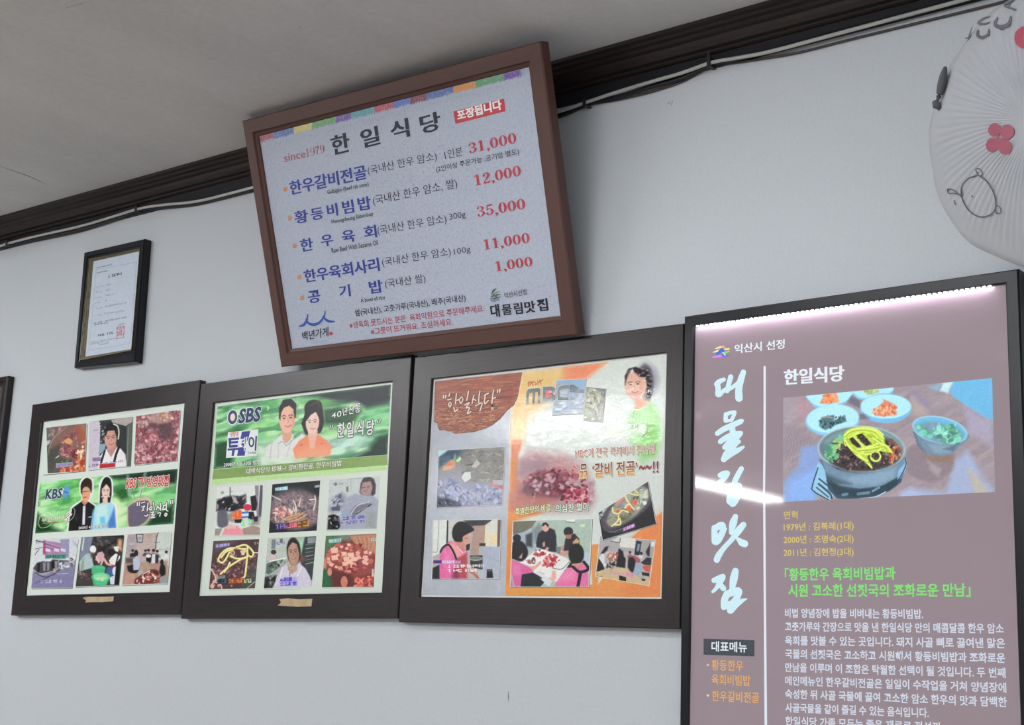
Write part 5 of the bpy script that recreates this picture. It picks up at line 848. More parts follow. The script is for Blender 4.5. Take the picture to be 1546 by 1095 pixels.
c.poly([(500, 560), (530, 400), (540, 290), (560, 290), (610, 330), (620, 400), (650, 440), (640, 580)], '22202a', 1, 1).chunks([(330, 500), (500, 490), (500, 570), (360, 580)], 12, ['2c2a30', '4c4648', '8c8484'], 14, 34, 3).person(715, 350, 40, 'a88478', '241e20', '9c5c64', False).poly([(680, 400), (790, 390), (860, 440), (880, 500), (800, 500), (700, 440)], 'a05c68').poly([(680, 570), (690, 440), (760, 420), (800, 500), (770, 640), (720, 630)], '201e26', 1, 1, True).poly([(760, 660), (800, 500), (890, 510), (890, 620), (860, 690), (940, 700), (930, 740), (840, 710), (800, 690)], '94a4b4', 1, 1).poly([(880, 500), (970, 420), (1040, 430), (1030, 540), (920, 530)], '30343c').poly([(900, 560), (950, 530), (1030, 550), (1010, 650), (940, 630)], 'b85c50', 1, 1).poly([(890, 640), (1010, 660), (1005, 710), (900, 690)], '26222a').poly([(890, 740), (950, 750), (940, 780), (890, 770)], '2c2c34').poly([(550, 690), (655, 720), (655, 785), (550, 765)], '26202a').ell(885, 360, 22, 24, '30282a').poly([(850, 380), (920, 390), (900, 440), (850, 430)], 'c4c4c4')
c.cap((400, 670), (560, 710), 60, 4, 'c884b0', 5, w=13).cap((600, 690), (780, 740), 60, 5, 'c884b0', 6, w=13).cap((210, 708), (310, 718), 12, 5, '3c342c', 7)
c.grain(5).build('photo', print_m, ms)['label'] = 'tilted photo of a busy dining room'
c = edged(n9, [(235, 600), (985, 125), (1110, 765), (300, 1010)], .65, '1f1d24', PM-.0003, 8)
for pts, cc in (([(235, 600), (985, 125), (995, 170), (720, 230), (480, 420), (330, 640), (260, 700)], 'b4c0c0'),): c.poly(pts, cc, 1, 1)
c.poly([(470, 420), (620, 270), (985, 125), (1000, 230), (700, 260), (420, 520), (300, 740), (340, 600)], '3c3e46', 1, 1)
c.poly([(300, 620), (420, 470), (640, 280), (800, 200), (960, 170), (1040, 260), (1040, 440), (900, 600), (700, 740), (460, 870), (340, 860), (290, 760)], '4a464e', 1, 1.5, True).poly([(350, 740), (420, 560), (540, 380), (700, 240), (880, 190), (1000, 260), (990, 400), (880, 560), (680, 720), (440, 810)], '8c8c7c', 1, 2, True)
for k in range(5): c.line([(300-k*6, 640+k*26), (310+k*4, 800+k*16), (400+k*20, 880+k*6), (600, 830+k*14)], 8, '6c6874' if k % 2 else '2c2a34', .9)
c.chunks([(380, 720), (560, 380), (800, 220), (980, 260), (960, 420), (680, 700)], 70, ['a8a894', '6c6c5c', '9ca08c', 'c4c4b0', '54564c', '7c7c84'], 18, 46, 2).poly([(490, 450), (560, 340), (630, 310), (620, 400), (530, 490)], 'c88474', .95, 2).poly([(730, 440), (780, 390), (840, 420), (800, 490)], 'c86454').poly([(650, 540), (690, 480), (750, 500), (730, 580)], 'c8683c').poly([(500, 540), (540, 530), (560, 600), (510, 600)], 'b85c3c').poly([(560, 450), (640, 440), (640, 500), (560, 500)], '8c8ca0', .9, 2).poly([(560, 640), (760, 590), (700, 720), (570, 730)], '5c5c40', .8, 3)
for L_ in ([(620, 310), (690, 440), (780, 550)], [(690, 290), (760, 320), (840, 330)], [(700, 250), (770, 240), (830, 300)], [(450, 520), (460, 590), (540, 610), (600, 560), (690, 590)], [(440, 800), (530, 720), (540, 640)], [(640, 520), (680, 480), (720, 470)], [(480, 780), (570, 770), (560, 680)]): c.line(L_, 22, 'dcd094')
c.chunks([(850, 240), (980, 230), (960, 460), (880, 470)], 16, ['c4ccc0', 'a8b0a4', 'dce0d8'], 16, 38, 3).line([(510, 550), (560, 545)], 16, 'dc8c5c').poly([(600, 830), (780, 755), (795, 810), (615, 880)], 'a06ca0').cap((615, 865), (785, 800), 34, 6, 'dcc4e0', 4).line([(400, 890), (480, 880), (580, 840)], 8, '8c8890')
c.poly([(240, 590), (290, 570), (320, 660), (270, 680)], '2c2a34').ell(285, 630, 26, 26, '9ca0a8').line([(250, 540), (420, 380), (540, 290)], 10, '8c989c').line([(390, 320), (440, 380)], 6, '9ca8a8')
c.grain(5).build('photo', print_m, ms)['label'] = 'tilted photo of a black pan of noodle stew'

# ------------------------------------------------------------------ small certificate, black frame with a gilt slip
CP = [(0, .026), (0, .004), (.1, 0), (.7, .001), (.8, .005), (1, .006), (1, .016), (.9, .026)]
gilt, _b, _t = principled('worn_gilt', None, .35, .5, .75); _t.links.new(ramp(_t, noise_tex(_t, 60, 4, .7, (9, 9, 1)), [(.3, (.10, .085, .06)), (.6, (.42, .36, .25))]), _b.inputs['Base Color'])
cp_ = Plane(at_y(111.6, 556, -.027))
cp_, cert, _ = board('certificate_frame', 'small black framed certificate hanging alone under the ceiling moulding', 'framed certificate', 0, [(127, 381), (217.3, 360.2), (203, 546.3), (111.6, 556)], [(135, 391.2), (211, 375.2), (198.2, 529.2), (121.3, 543.8)], None, CP, (black_m, black_m), .007, cp_, .025, bd=.018)
GI = np.array([(141.3, 395), (209.5, 380), (197.9, 528.8), (129, 539)]); GO = [(135, 391.2), (211, 375.2), (198.2, 529.2), (121.3, 543.8)]
m_paper = tex_mat('white_certificate_paper', [(.3, alb('bfc9d6')), (.7, alb('c6d0dc'))], 40, (1, 1, 1), .4, .4)
slip = MB(); o4 = np.array(GO, float); ou, ov = cp_.uv(o4[:, 0], o4[:, 1], .006); iu, iv = cp_.uv(GI[:, 0], GI[:, 1], .0145); gq = [(0, .0060), (.25, .0060), (.3, .0085), (.5, .0075), (.6, .0105), (.78, .0098), (.85, .0125), (1, .0125), (1, .0155), (0, .0155)]
iu[1] = ou[1]-.006; iu[2] = ou[2]-.006; iv[2] = ov[2]+.006
for a, b in ((0, 1), (1, 2), (2, 3), (3, 0)):
    n = len(gq); slip.add([(ou[k]+s*(iu[k]-ou[k]), d, ov[k]+s*(iv[k]-ov[k])) for k in (a, b) for s, d in gq], [(k, (k+1) % n, n+(k+1) % n, n+k) for k in range(n)])
slip.build('gilt_slip', gilt, cert)['label'] = 'gilt slip inside the black frame'
pq = [(iu[k]+(-.002 if k in (0, 3) else .005), iv[k]+(.002 if k < 2 else -.002)) for k in range(4)]
paper = mesh_obj('certificate_sheet', [(u, d, v) for d in (.014, .0152) for u, v in pq], [(3, 2, 1, 0), (4, 5, 6, 7), (0, 1, 5, 4), (1, 2, 6, 5), (2, 3, 7, 6), (3, 0, 4, 7)], m_paper, cert)
z0 = (0, 340, 4.21)
c = Cv(cp_, .0137, [(597, 240), (884, 176), (838, 786), (545, 830)], z0, 'c2ccd8', .6)
c.line([(612, 282), (868, 236), (828, 752), (566, 796), (612, 282)], 1.6, '8c94a4', .8, .35, False).cap((610, 275), (715, 252), 6, 16, '7c8494', 2, w=1.6).cap((618, 306), (690, 291), 6, 11, '7c8494', 3, w=1.6).cap((688, 333), (775, 315), 15, 7, '4c5464', 4, w=3)
for k, (y0, x1, y1) in enumerate(((398, 705, 380), (432, 718, 410), (466, 722, 442), (500, 690, 484), (536, 805, 496), (580, 790, 550))): c.cap((610-k*3, y0), (665-k*3, y0-9), 8, 4, '98a0b0', 10+k, w=1.4).cap((678-k*3, y0-14), (x1, y1), 9, max(3, int((x1-675)/9)), '8c94a4', 20+k, w=1.5)
c.cap((596, 628), (804, 588), 8, 26, '7c8494', 30, w=1.8).cap((588, 640), (690, 623), 8, 14, '7c8494', 31, w=1.8).cap((745, 640), (800, 628), 8, 6, '7c8494', 32, w=1.8).cap((624, 708), (732, 688), 13, 11, '5c6474', 33, w=2.6).cap((580, 748), (740, 722), 6, 20, '8890a0', 34, w=1.6).cap((576, 760), (690, 742), 6, 14, '8890a0', 35, w=1.6).cap((630, 764), (690, 754), 6, 8, '8890a0', 36, w=1.6)
c.line([(745, 648), (790, 642), (786, 714), (742, 722), (745, 648)], 4, 'b87078', 1, .4, False)
for y in (662, 676, 690, 704): c.cap((746, y), (790, y-7), 11, 4, 'b87078', y, w=3)
o = c.build('certificate_print', print_m, paper)

# ------------------------------------------------------------------ frame cut off by the left edge
lp = Plane(at_y(-47, 930, -.025), 0, 0, .6)
m_photo = tex_mat('dim_olive_photo', [(.3, alb('3a3630')), (.7, alb('5c574a'))], 9, (1, 1, 1), .4, .4)
LPF = [(0, .024), (0, .004), (.12, 0), (.5, .001), (.55, .004), (.62, .0015), (.72, .004), (1, .007), (1, .014), (.9, .024)]
_r = np.array([(11, 567.2)]); _ru, _rv = lp.uv(_r[:, 0], _r[:, 1]); _c = np.array([[_ru[0]-.42, _rv[0]], [_ru[0], _rv[0]], [_ru[0], _rv[0]-.56], [_ru[0]-.42, _rv[0]-.56]])
_x, _y = lp.px(_c[:, 0], _c[:, 1]); _i = _c+np.array([[.03, -.03], [-.03, -.03], [-.03, .03], [.03, .03]]); _x2, _y2 = lp.px(_i[:, 0], _i[:, 1])
lp, lfr, _ = board('framed_picture', 'dark framed picture cut off by the left edge of the photo', 'framed picture', 0, list(zip(_x, _y)), list(zip(_x2, _y2)), None, LPF, (wood_h, wood_v), .010, lp, .022, True, m_photo, 'picture_sheet')

# ------------------------------------------------------------------ cables clipped along the moulding
m_wc, _, _ = principled('white_cable_sheath', (.50, .50, .49), .45); m_bc, _, _ = principled('brown_cable_sheath', (.060, .047, .043), .5); m_kc, _, _ = principled('black_cable_sheath', (.010, .010, .013), .45); m_cl, _, _ = principled('dark_cable_clip', (.02, .02, .022), .4)
def cable(name, label, pts, r, mat, y):
    q = MB(); P_ = [at_y(a, b, y) for a, b in pts]; P_ = [P_[0]+(P_[0]-P_[1])*1.5]+P_+[P_[-1]+(P_[-1]-P_[-2])*1.5]
    q.tube([p for p in crom(P_, 6)], r, 8); return tag(q.build(name, mat, None, True), label, 'cable')
cable('cable', 'white cable clipped along the bottom of the dark ceiling moulding', [(0, 371.5), (16, 366.5), (60, 355.5), (120, 342), (165, 329), (211, 315), (250, 309), (300, 303.5), (378, 284), (460, 262), (560, 238), (660, 212), (760, 189), (842, 169), (888, 153.5), (935, 138), (985, 123), (1030, 110), (1074, 94.5), (1110, 88), (1162, 78), (1253, 54), (1350, 28), (1440, 4), (1465, -3)], .0040, m_wc, -.0187)
cable('cable', 'thin brown cable sagging below the white cable', [(0, 377), (16, 372), (60, 363), (120, 350), (165, 336), (211, 320), (250, 315), (300, 309), (378, 290), (460, 270), (560, 246), (660, 221), (760, 198), (842, 178), (888, 159), (935, 150), (985, 138), (1030, 123), (1074, 101), (1110, 95), (1162, 87), (1207, 79), (1290, 58), (1380, 36), (1470, 14), (1510, 4), (1540, -4)], .0026, m_bc, -.0034)
cable('cable', 'thick black cable bundle drooping between the clips', [(0, 374.5), (16, 369.5), (60, 360), (120, 346.5), (165, 334), (211, 317.5), (250, 312.5), (300, 306), (378, 287), (460, 266), (560, 242), (660, 217), (760, 194), (842, 174), (888, 156), (935, 145), (985, 131), (1030, 118), (1074, 98), (1110, 90), (1162, 77), (1253, 52), (1350, 26), (1440, 2)], .0045, m_kc, -.0100)
for k, (x, y, lb) in enumerate(((17, 367, 'cable clip at the far left end of the moulding'), (212, 315.5, 'cable clip above the small framed certificate'), (888.5, 155, 'cable clip just right of the brown menu board'), (1076, 96, 'grey cable clip with an upright strap, farthest right of the clips'))):
    p = at_y(x, y, -.008); q = MB(); q.box((p[0]-.004, -.0245, p[2]-.009), (p[0]+.004, -.0232, p[2]+.008)); q.box((p[0]-.004, -.0245, p[2]+.006), (p[0]+.004, 0, p[2]+.008)); q.box((p[0]-.004, -.0245, p[2]-.011), (p[0]+.004, 0, p[2]-.009))
    t = thing('cable_clip', lb, 'cable clip', None, 'cable clips along the moulding'); q.build('clamp', m_cl, t)
    q = MB(); q.box((p[0]-.003, -.0256 if k == 3 else -.0252, p[2]-.016), (p[0]+.003, -.0245, p[2]+(.022 if k == 3 else .004))); q.build('strap', m_cl, t)

# ------------------------------------------------------------------ wall fan under a white fabric cover, upper right
fc = at_y(1583, 186, -.30); FA = math.radians(-15)
ax = np.array([math.sin(FA), -math.cos(FA), -.10]); ax /= np.linalg.norm(ax); xr = np.cross((0, 0, -1.0), ax)*-1; xr = np.cross(ax, (0, 0, 1.0)); xr /= np.linalg.norm(xr); zu = np.cross(xr, ax); xr = -xr if xr[0] < 0 else xr; zu = zu if zu[2] > 0 else -zu
class FanPlane(Plane):
    def __init__(s, o, R): s.o = np.array(o, float); s.R = R
fp = FanPlane(fc, np.stack([xr, -ax, zu], 1))
FR = .215
def dome(r): r = np.minimum(r/FR, 1.0); return -.045*(1-r**2.6)+.012*np.exp(-(r/.22)**2)
m_cover, _b, _t = principled('white_fan_cover_fabric', (.43, .445, .475), .85, .15); _b.inputs['Sheen Weight'].default_value = .2
bump(_t, _b, noise_tex(_t, 25, 4, .6), .25, .003)
fan = thing('wall_fan', 'wall fan in a white fabric cover, cut off by the upper right edge', 'fan', fp.mw())
vs = []; fs = []; NR, NA = 22, 352
for i in range(NR+1):
    r = FR*i/NR
    for k in range(NA):
        a = 2*math.pi*k/NA; rib = .0016*max(0, min(1, (i-3)/4))*max(0, min(1, (NR-1.5-i)/3))*math.cos(a*88)
        wob = (1+.006*math.sin(a*7+.5)+.005*math.sin(a*13+1))
        vs.append((r*wob*math.cos(a), float(dome(r))+rib, r*wob*math.sin(a)))
for j, (rr, yy) in enumerate(((1.012, .02), (1.0, .05), (.93, .075), (.80, .095), (.62, .105))):
    for k in range(NA):
        a = 2*math.pi*k/NA; w = 1+.006*math.sin(a*7+.5)+.005*math.sin(a*13+1)+(.02*math.sin(a*23) if j > 1 else 0); vs.append((FR*rr*w*math.cos(a), yy+(.006*math.sin(a*17) if j else 0), FR*rr*w*math.sin(a)))
for i in range(NR+5):
    for k in range(NA): fs.append((i*NA+k, i*NA+(k+1) % NA, (i+1)*NA+(k+1) % NA, (i+1)*NA+k))
cover = mesh_obj('fabric_cover', vs, fs, m_cover, fan, None, True)
class DomeTxt(Txt):
    """lettering and drawings lying on the bulging cover"""
    def on(s, P_):
        q = s.P(P_); d = -.04
        u, v = fp.uv(q[:, 0], q[:, 1], d)
        for _ in range(4):
            d = dome(np.hypot(u, v)); out = [fp.uv(q[i:i+1, 0], q[i:i+1, 1], float(d[i])) for i in range(len(q))]; u = np.array([o_[0][0] for o_ in out]); v = np.array([o_[1][0] for o_ in out])
        d = dome(np.hypot(u, v))-.0022; s.n = (getattr(s, 'n', 0)+1) % 14; d = d-s.n*1e-5; n = len(s.v); s.v += list(np.stack([u, d, v], -1)); return n
    def brush(s, pts, col, dd=0, cap=True, n=6):
        v, f = stroke2d(pts, cap, n); k = s.on(v); s.f += [tuple(i+k for i in g) for g in f]; s.c += [hx(col)]*len(v); return s
    def poly(s, pts, col, dd=0):
        m = np.mean(pts, 0); k = s.on(list(pts)+[tuple(m)]); n = len(pts); s.f += [(k+i, k+(i+1) % n, k+n) for i in range(n)]; s.c += [hx(col)]*(n+1); return s
fz = (1380, 0, 2.607); LK = .95
T = DomeTxt(fp, 0, fz)
CL = '98485a'
for x, y, r in ((320, 512, 22), (370, 520, 24), (312, 572, 23), (362, 580, 24)): T.poly(EL(x, y, r*1.12, r*1.22, .3), CL)
T.poly([(322, 525), (345, 545), (365, 535), (358, 560), (340, 562), (318, 560), (330, 545)], CL)
T.build('clover_print', ink_m, cover, LK, 'dull red four leaf clover')
T = DomeTxt(fp, 0, fz); LN = '5a5860'
T.brush([(255, 690, 5), (215, 705, 5), (190, 740, 5), (195, 790, 5), (225, 835, 5), (265, 855, 5), (305, 845, 5), (325, 815, 5), (318, 765, 5), (290, 715, 5), (255, 690, 5)], LN)
T.brush([(255, 690, 4), (246, 668, 4), (262, 666, 4), (272, 686, 4), (260, 694, 4)], LN).brush([(328, 808, 4), (342, 818, 4), (344, 838, 4), (328, 840, 4), (322, 822, 4)], LN).brush([(190, 775, 4), (160, 750, 4), (136, 745, 4), (140, 762, 4), (165, 762, 4), (188, 770, 4)], LN)
T.brush([(230, 772, 4), (234, 776, 4)], LN).brush([(160, 790, 3), (166, 806, 3)], LN)
T.build('line_drawing', ink_m, cover, LK, 'thin grey oval outline with three small loops')
T = DomeTxt(fp, 0, fz); GL = '6a6a72'
T.brush([(330, 72, 7), (322, 96, 14), (345, 108, 18), (375, 95, 14), (384, 68, 8)], GL).brush([(398, 38, 8), (358, 22, 8), (392, 2, 8)], GL).brush([(376, 30, 5), (380, 6, 5)], GL)
T.brush([(254, 120, 6), (252, 140, 11), (272, 148, 13), (292, 138, 10), (298, 118, 6)], GL).brush([(300, 66, 5), (272, 76, 8), (256, 92, 10), (280, 96, 8), (300, 88, 5)], GL)
T.brush([(206, 152, 5), (218, 146, 6), (232, 108, 4)], GL)
T.build('cover_lettering', ink_m, cover, LK)
T = DomeTxt(fp, 0, fz); T.brush([(432, 120, 30), (418, 138, 36), (420, 165, 36), (440, 180, 30)], 'a85060').build('red_dot_print', ink_m, cover, LK, 'dull red round print')
q = MB(); m_str, _, _ = principled('grey_cover_tie', (.09, .09, .10), .8)
pts = []
for x, y in ((108, 262), (100, 300), (91, 345), (80, 385), (72, 405)):
    u, v = fp.uv(np.array([1380+x/2.607+6]), np.array([y/2.607]), -.016); pts.append((float(u[0]), -.016, float(v[0])))
q.tube(crom(pts, 5), [.0025+.0045*math.sin(math.pi*min(1, t*1.25)) for t in np.linspace(0, 1, len(crom(pts, 5)))], 8)
e = np.array(pts[-1]); q.tube([e+(-.002, 0, .003), e+(0, 0, -.004), e+(.004, .002, -.010)], [.005, .007, .003], 8)
q.build('cover_tie', m_str, fan, True)['label'] = 'grey knotted tie on the left rim'
m_fan, _, _ = principled('fan_body_plastic', (.30, .32, .34), .4)
q = MB(); q.lathe([(0, .10), (.075, .10), (.085, .12), (.07, .19), (.04, .21), (0, .21)], 32); q.build('motor_housing', m_fan, fan, True)
iv_ = np.linalg.inv(np.vstack([np.hstack([fp.R, fp.o[:, None]]), [0, 0, 0, 1]])); L4 = lambda p: (iv_ @ np.array([*p, 1]))[:3]
wp = fc+np.array([.07, 0, -.10]); q = MB(); q.tube([L4(fc-ax*.17), L4((wp[0]-.01, -.09, wp[2]+.03)), L4((wp[0], -.03, wp[2]))], .018, 12); q.build('support_arm', m_fan, fan, True)
q = MB(); c8 = [L4((wp[0]+sx*.045, y, wp[2]+sz*.07)) for y in (-.035, 0) for sx, sz in ((-1, -1), (1, -1), (1, 1), (-1, 1))]; q.add(c8, [(0, 1, 2, 3), (7, 6, 5, 4), (0, 4, 5, 1), (1, 5, 6, 2), (2, 6, 7, 3), (3, 7, 4, 0)]); q.build('wall_bracket', m_fan, fan)

# ------------------------------------------------------------------ lit poster in a thin black frame
pp = Plane(at_y(1027, 1095, -.030))
pp.o[2] -= .25
_u0, _ = pp.uv(1030.0, 780.0); _, _vt = pp.uv(np.array([1034., 1537.5]), np.array([477.5, 405.5])); _u1 = pp.uv(np.array([1537.5]), np.array([405.5]))[0][0]
_vb = 0.0
_bx, _by = pp.px(np.array([_u1, float(_u0)]), np.array([_vb, _vb]))
outer = [(1032.6, 477.7), (1537.5, 405.5), (_bx[0], _by[0]), (_bx[1], _by[1])]
_iu0 = pp.uv(1047.0, 780.0, .006)[0]; _iu1 = pp.uv(1530.0, 770.0)[0]
_ibx, _iby = pp.px(np.array([_iu1, _iu0]), np.array([.03, .03]))
inner = [(1050, 494), (1518, 430), (_ibx[0], _iby[0]), (_ibx[1], _iby[1])]
PPROF = [(0, .030), (0, .003), (.12, 0), (.9, 0), (1, .001), (1, .016), (.8, .030)]
lit_m, _b, _t = principled('lit_poster_film', None, .035, .5)
_a = nd(_t, 'ShaderNodeAttribute', attribute_name='Col'); _v = nd(_t, 'ShaderNodeVectorMath', operation='SCALE'); _v.inputs['Scale'].default_value = .55
_t.links.new(_a.outputs['Color'], _v.inputs[0]); _t.links.new(_v.outputs[0], _b.inputs['Base Color']); _t.links.new(_a.outputs['Color'], _b.inputs['Emission Color']); _b.inputs['Emission Strength'].default_value = .52
bump(_t, _b, noise_tex(_t, 4, 2, .4), .02, .003)
pp, poster, _ = board('lightbox_poster', 'tall black framed lit poster with mauve panel and food photo, right of the pictures', 'poster', 0, outer, inner, None, PPROF, (black_m, black_m), .008, pp, .028)
_q = np.array(inner); _u, _v = pp.uv(_q[:, 0], _q[:, 1], .008); _g = .003
panel = mesh_obj('lit_panel', [(_u[0]-_g, .008, _v[0]+_g), (_u[1]+.012, .008, _v[1]+_g), (_u[2]+.012, .008, _v[2]-_g), (_u[3]-_g, .008, _v[3]-_g)]+[(_u[0]-_g, .012, _v[0]+_g), (_u[1]+.012, .012, _v[1]+_g), (_u[2]+.012, .012, _v[2]-_g), (_u[3]-_g, .012, _v[3]-_g)],
    [(3, 2, 1, 0), (4, 5, 6, 7), (0, 1, 5, 4), (1, 2, 6, 5), (2, 3, 7, 6), (3, 0, 4, 7)], lit_m, poster, np.tile(lin(hx('97888f')), (8, 1)))
# row of small LEDs under the top rail
led_m, _b, _ = principled('led_light', (.9, .9, .9), .4); _b.inputs['Emission Color'].default_value = (.93, .84, 1, 1); _b.inputs['Emission Strength'].default_value = 150
q = MB(); a = np.array([_u[0]+.004, _v[0]-.0012]); b = np.array([_u[1]-.02, _v[1]-.0012])
for k in range(60):
    x, z = a+(b-a)*(k+.5)/60; q.box((x-.0022, .0004, z+.0004), (x+.0022, .0030, z+.0010))
q.build('led_strip', led_m, poster)['label'] = 'row of small white lights under the top rail'
E1, E2 = .0077, .0074; P1, P2, K = (1020, 400, 2.939), (1020, 740, 2.939), 1.0
WH = 'd9e4f2'
T = Txt(pp, E2, P1)
T.t('익산시 선정', (262, 394), (483, 371), 40, 'e4ecf4', .012, .015).build('city_choice_lettering', lit_m, panel, K)
T = Txt(pp, E2, P1)
for pts, cc in (([(176, 372, 4), (196, 366, 9), (214, 361, 4)], 'f0e0a0'), ([(206, 362, 6), (226, 372, 5)], 'f0a090'), ([(168, 388, 4), (188, 382, 8), (200, 378, 5)], 'e8f0c0'), ([(214, 376, 4), (232, 374, 8), (240, 372, 3)], 'f4e480'), ([(184, 396, 10), (206, 378, 14), (214, 396, 10)], '3f6fd8'), ([(218, 390, 9), (240, 384, 4)], '86e070'), ([(164, 410, 5), (190, 406, 10), (206, 406, 7)], 'e08af0'), ([(208, 406, 7), (240, 402, 4)], '8068e8'), ([(210, 390, 5), (220, 400, 5)], 'c8f0ff')):
    T.brush(pts, cc)
T.build('rainbow_emblem', lit_m, panel, K)
T = Txt(pp, E2, P1); T.t('한일식당', (483, 533), (746, 515), 66, 'e6eef6', .02, .03).build('shop_name_lettering', lit_m, panel, K)
T = Txt(pp, E2, P1); T.brush([(395, 454, 10), (395, 700, 10), (392, 1050, 10)], 'e2eaf4', 0, True, 3).zz(*P2); T.brush([(393, 20, 10), (396, 500, 10), (401, 1120, 12)], 'e2eaf4', 0, True, 3); T.build('divider_line', lit_m, panel, K)
# five brush-written characters down the left side
T = Txt(pp, E2, (1045, 540, 4.974)); CW = 'd0eef6'
for s in ([(185, 200, 36), (205, 180, 34), (238, 165, 26)], [(192, 205, 36), (195, 240, 36), (190, 275, 30), (205, 280, 30), (240, 245, 26), (255, 235, 20)], [(290, 145, 34), (275, 200, 32), (262, 250, 34)], [(262, 245, 24), (300, 225, 26), (350, 185, 26)], [(385, 110, 36), (365, 170, 44), (350, 240, 46), (352, 305, 50)],
          [(252, 425, 26), (252, 450, 30), (250, 475, 26)], [(258, 425, 28), (300, 412, 24), (322, 410, 20), (310, 440, 26), (296, 470, 24)], [(255, 478, 22), (298, 470, 18)], [(190, 570, 34), (235, 540, 38), (300, 510, 38), (365, 480, 34), (378, 474, 20)], [(298, 510, 40), (305, 560, 40)], [(212, 632, 34), (250, 605, 36), (310, 575, 34), (366, 568, 30)], [(360, 575, 34), (320, 610, 44), (280, 640, 44), (245, 675, 34)], [(250, 670, 30), (300, 650, 34), (350, 632, 30)], [(345, 635, 26), (300, 680, 36), (260, 720, 42), (238, 765, 40)], [(240, 760, 40), (290, 725, 40), (345, 695, 34), (385, 672, 18)],
          [(210, 885, 34), (240, 870, 36), (270, 868, 28), (240, 910, 34), (200, 945, 36), (190, 965, 34)], [(190, 950, 34), (230, 955, 26), (262, 960, 20)], [(370, 835, 34), (345, 880, 36), (320, 930, 36), (312, 960, 30)], [(262, 975, 36), (300, 960, 38), (350, 965, 44), (350, 1000, 44), (330, 1040, 50), (290, 1075, 60)], [(268, 985, 36), (280, 1030, 36), (290, 1070, 46)], [(300, 1085, 60), (305, 1095, 50)]):
    T.brush([(x, y, w*1.14) for x, y, w in s], CW)
T.zz(1045, 750, 4.974)
for s in ([(285, 10, 50), (305, 40, 60), (345, 10, 30)], [(168, 235, 40), (168, 280, 42), (175, 335, 52)], [(175, 240, 40), (205, 220, 46), (228, 215, 40), (232, 250, 36), (195, 330, 44)], [(258, 240, 10), (236, 262, 34), (200, 322, 44), (182, 340, 44)], [(325, 150, 36), (308, 200, 50), (296, 250, 36), (294, 272, 30)], [(385, 212, 40), (345, 260, 48), (300, 320, 34), (240, 385, 34), (200, 440, 42), (185, 475, 42)], [(345, 320, 26), (372, 345, 46), (395, 355, 46)],
          [(165, 630, 36), (200, 615, 40), (230, 602, 38)], [(228, 610, 40), (205, 650, 36), (180, 690, 26), (155, 715, 20)], [(200, 650, 34), (235, 690, 38)], [(325, 560, 44), (312, 620, 52), (300, 690, 36)], [(262, 730, 44), (242, 780, 46), (238, 830, 40)], [(262, 735, 50), (310, 715, 50), (352, 710, 44), (335, 760, 44), (300, 810, 44), (285, 855, 44)], [(340, 755, 40), (300, 800, 26)], [(290, 855, 44), (330, 815, 38), (370, 785, 30), (410, 768, 8)], [(262, 830, 30), (280, 800, 30)]):
    T.brush([(x, y, w*1.14) for x, y, w in s], CW)
T.build('brush_lettering', lit_m, panel, K)
T = Txt(pp, E2, P2); YL = 'dcc672'
T.t('연혁', (480, 130), (541, 128), 36, YL, .01).nx().t('1979년 : 김복례(1대)', (480, 188), (790, 181), 40, YL, .014).nx().t('2000년 : 조명숙(2대)', (480, 244), (790, 239), 40, YL, .014).nx().t('2011년 : 김현정(3대)', (480, 301), (790, 297), 40, YL, .014).build('history_lettering', lit_m, panel, K)
T = Txt(pp, E2, P2); GN = '86e07c'
T.t('「황등한우 육회비빔밥과', (486, 402), (975, 397), 54, GN, .026).nx().t('시원 고소한 선짓국의 조화로운 만남」', (502, 474), (1308, 474), 54, GN, .026).build('slogan_lettering', lit_m, panel, K)
T = Txt(pp, E2, P2)
for s, a, b in (('비법 양념장에 밥을 비벼내는 황등비빔밥.', (486, 566), (1098, 572)), ('고춧가루와 간장으로 맛을 낸 한일식당 만의 매콤달콤 한우 암소', (486, 626), (1455, 637)), ('육회를 맛볼 수 있는 곳입니다. 돼지 사골 뼈로 끓여낸 맑은', (486, 688), (1461, 703)),
    ('국물의 선짓국은 고소하고 시원해서 황등비빔밥과 조화로운', (487, 747), (1462, 768)), ('만남을 이루며 이 조합은 탁월한 선택이 될 것입니다. 두 번째', (487, 807), (1464, 834)), ('메인메뉴인 한우갈비전골은 일일이 수작업을 거쳐 양념장에', (487, 866), (1467, 900)),
    ('숙성한 뒤 사골 국물에 끓여 고소한 암소 한우의 맛과 담백한', (487, 925), (1470, 964)), ('사골국물을 같이 즐길 수 있는 음식입니다.', (488, 986), (1123, 1011)), ('한일식당 가족 모두는 좋은 재료로 정성껏', (488, 1045), (1175, 1075))):
    T.t(s, a, b, 40, 'd4dae8', .024).nx()
T.build('body_lettering', lit_m, panel, K)
T = Txt(pp, E2+.0001, P2); T.poly([(124, 660), (350, 667), (350, 739), (124, 731)], '4a4d55'); T.t('대표메뉴', (160, 716), (316, 721), 44, 'e8eef4', .018, dd=.0002); T.build('menu_tag', lit_m, panel, K, 'dark grey tag with white lettering')
T = Txt(pp, E2, P2); OG = 'e4ac68'
T.t('황등한우', (160, 800), (300, 804), 46, OG, .014).nx().t('육회비빔밥', (160, 864), (331, 870), 46, OG, .014).nx().t('한우갈비전골', (162, 937), (370, 946), 46, OG, .014).nx().brush([(143, 777, 10), (143.5, 777, 10)], 'e8c8a0').nx().brush([(143, 912, 10), (143.5, 912, 10)], 'f0d8b8').build('dish_lettering', lit_m, panel, K)
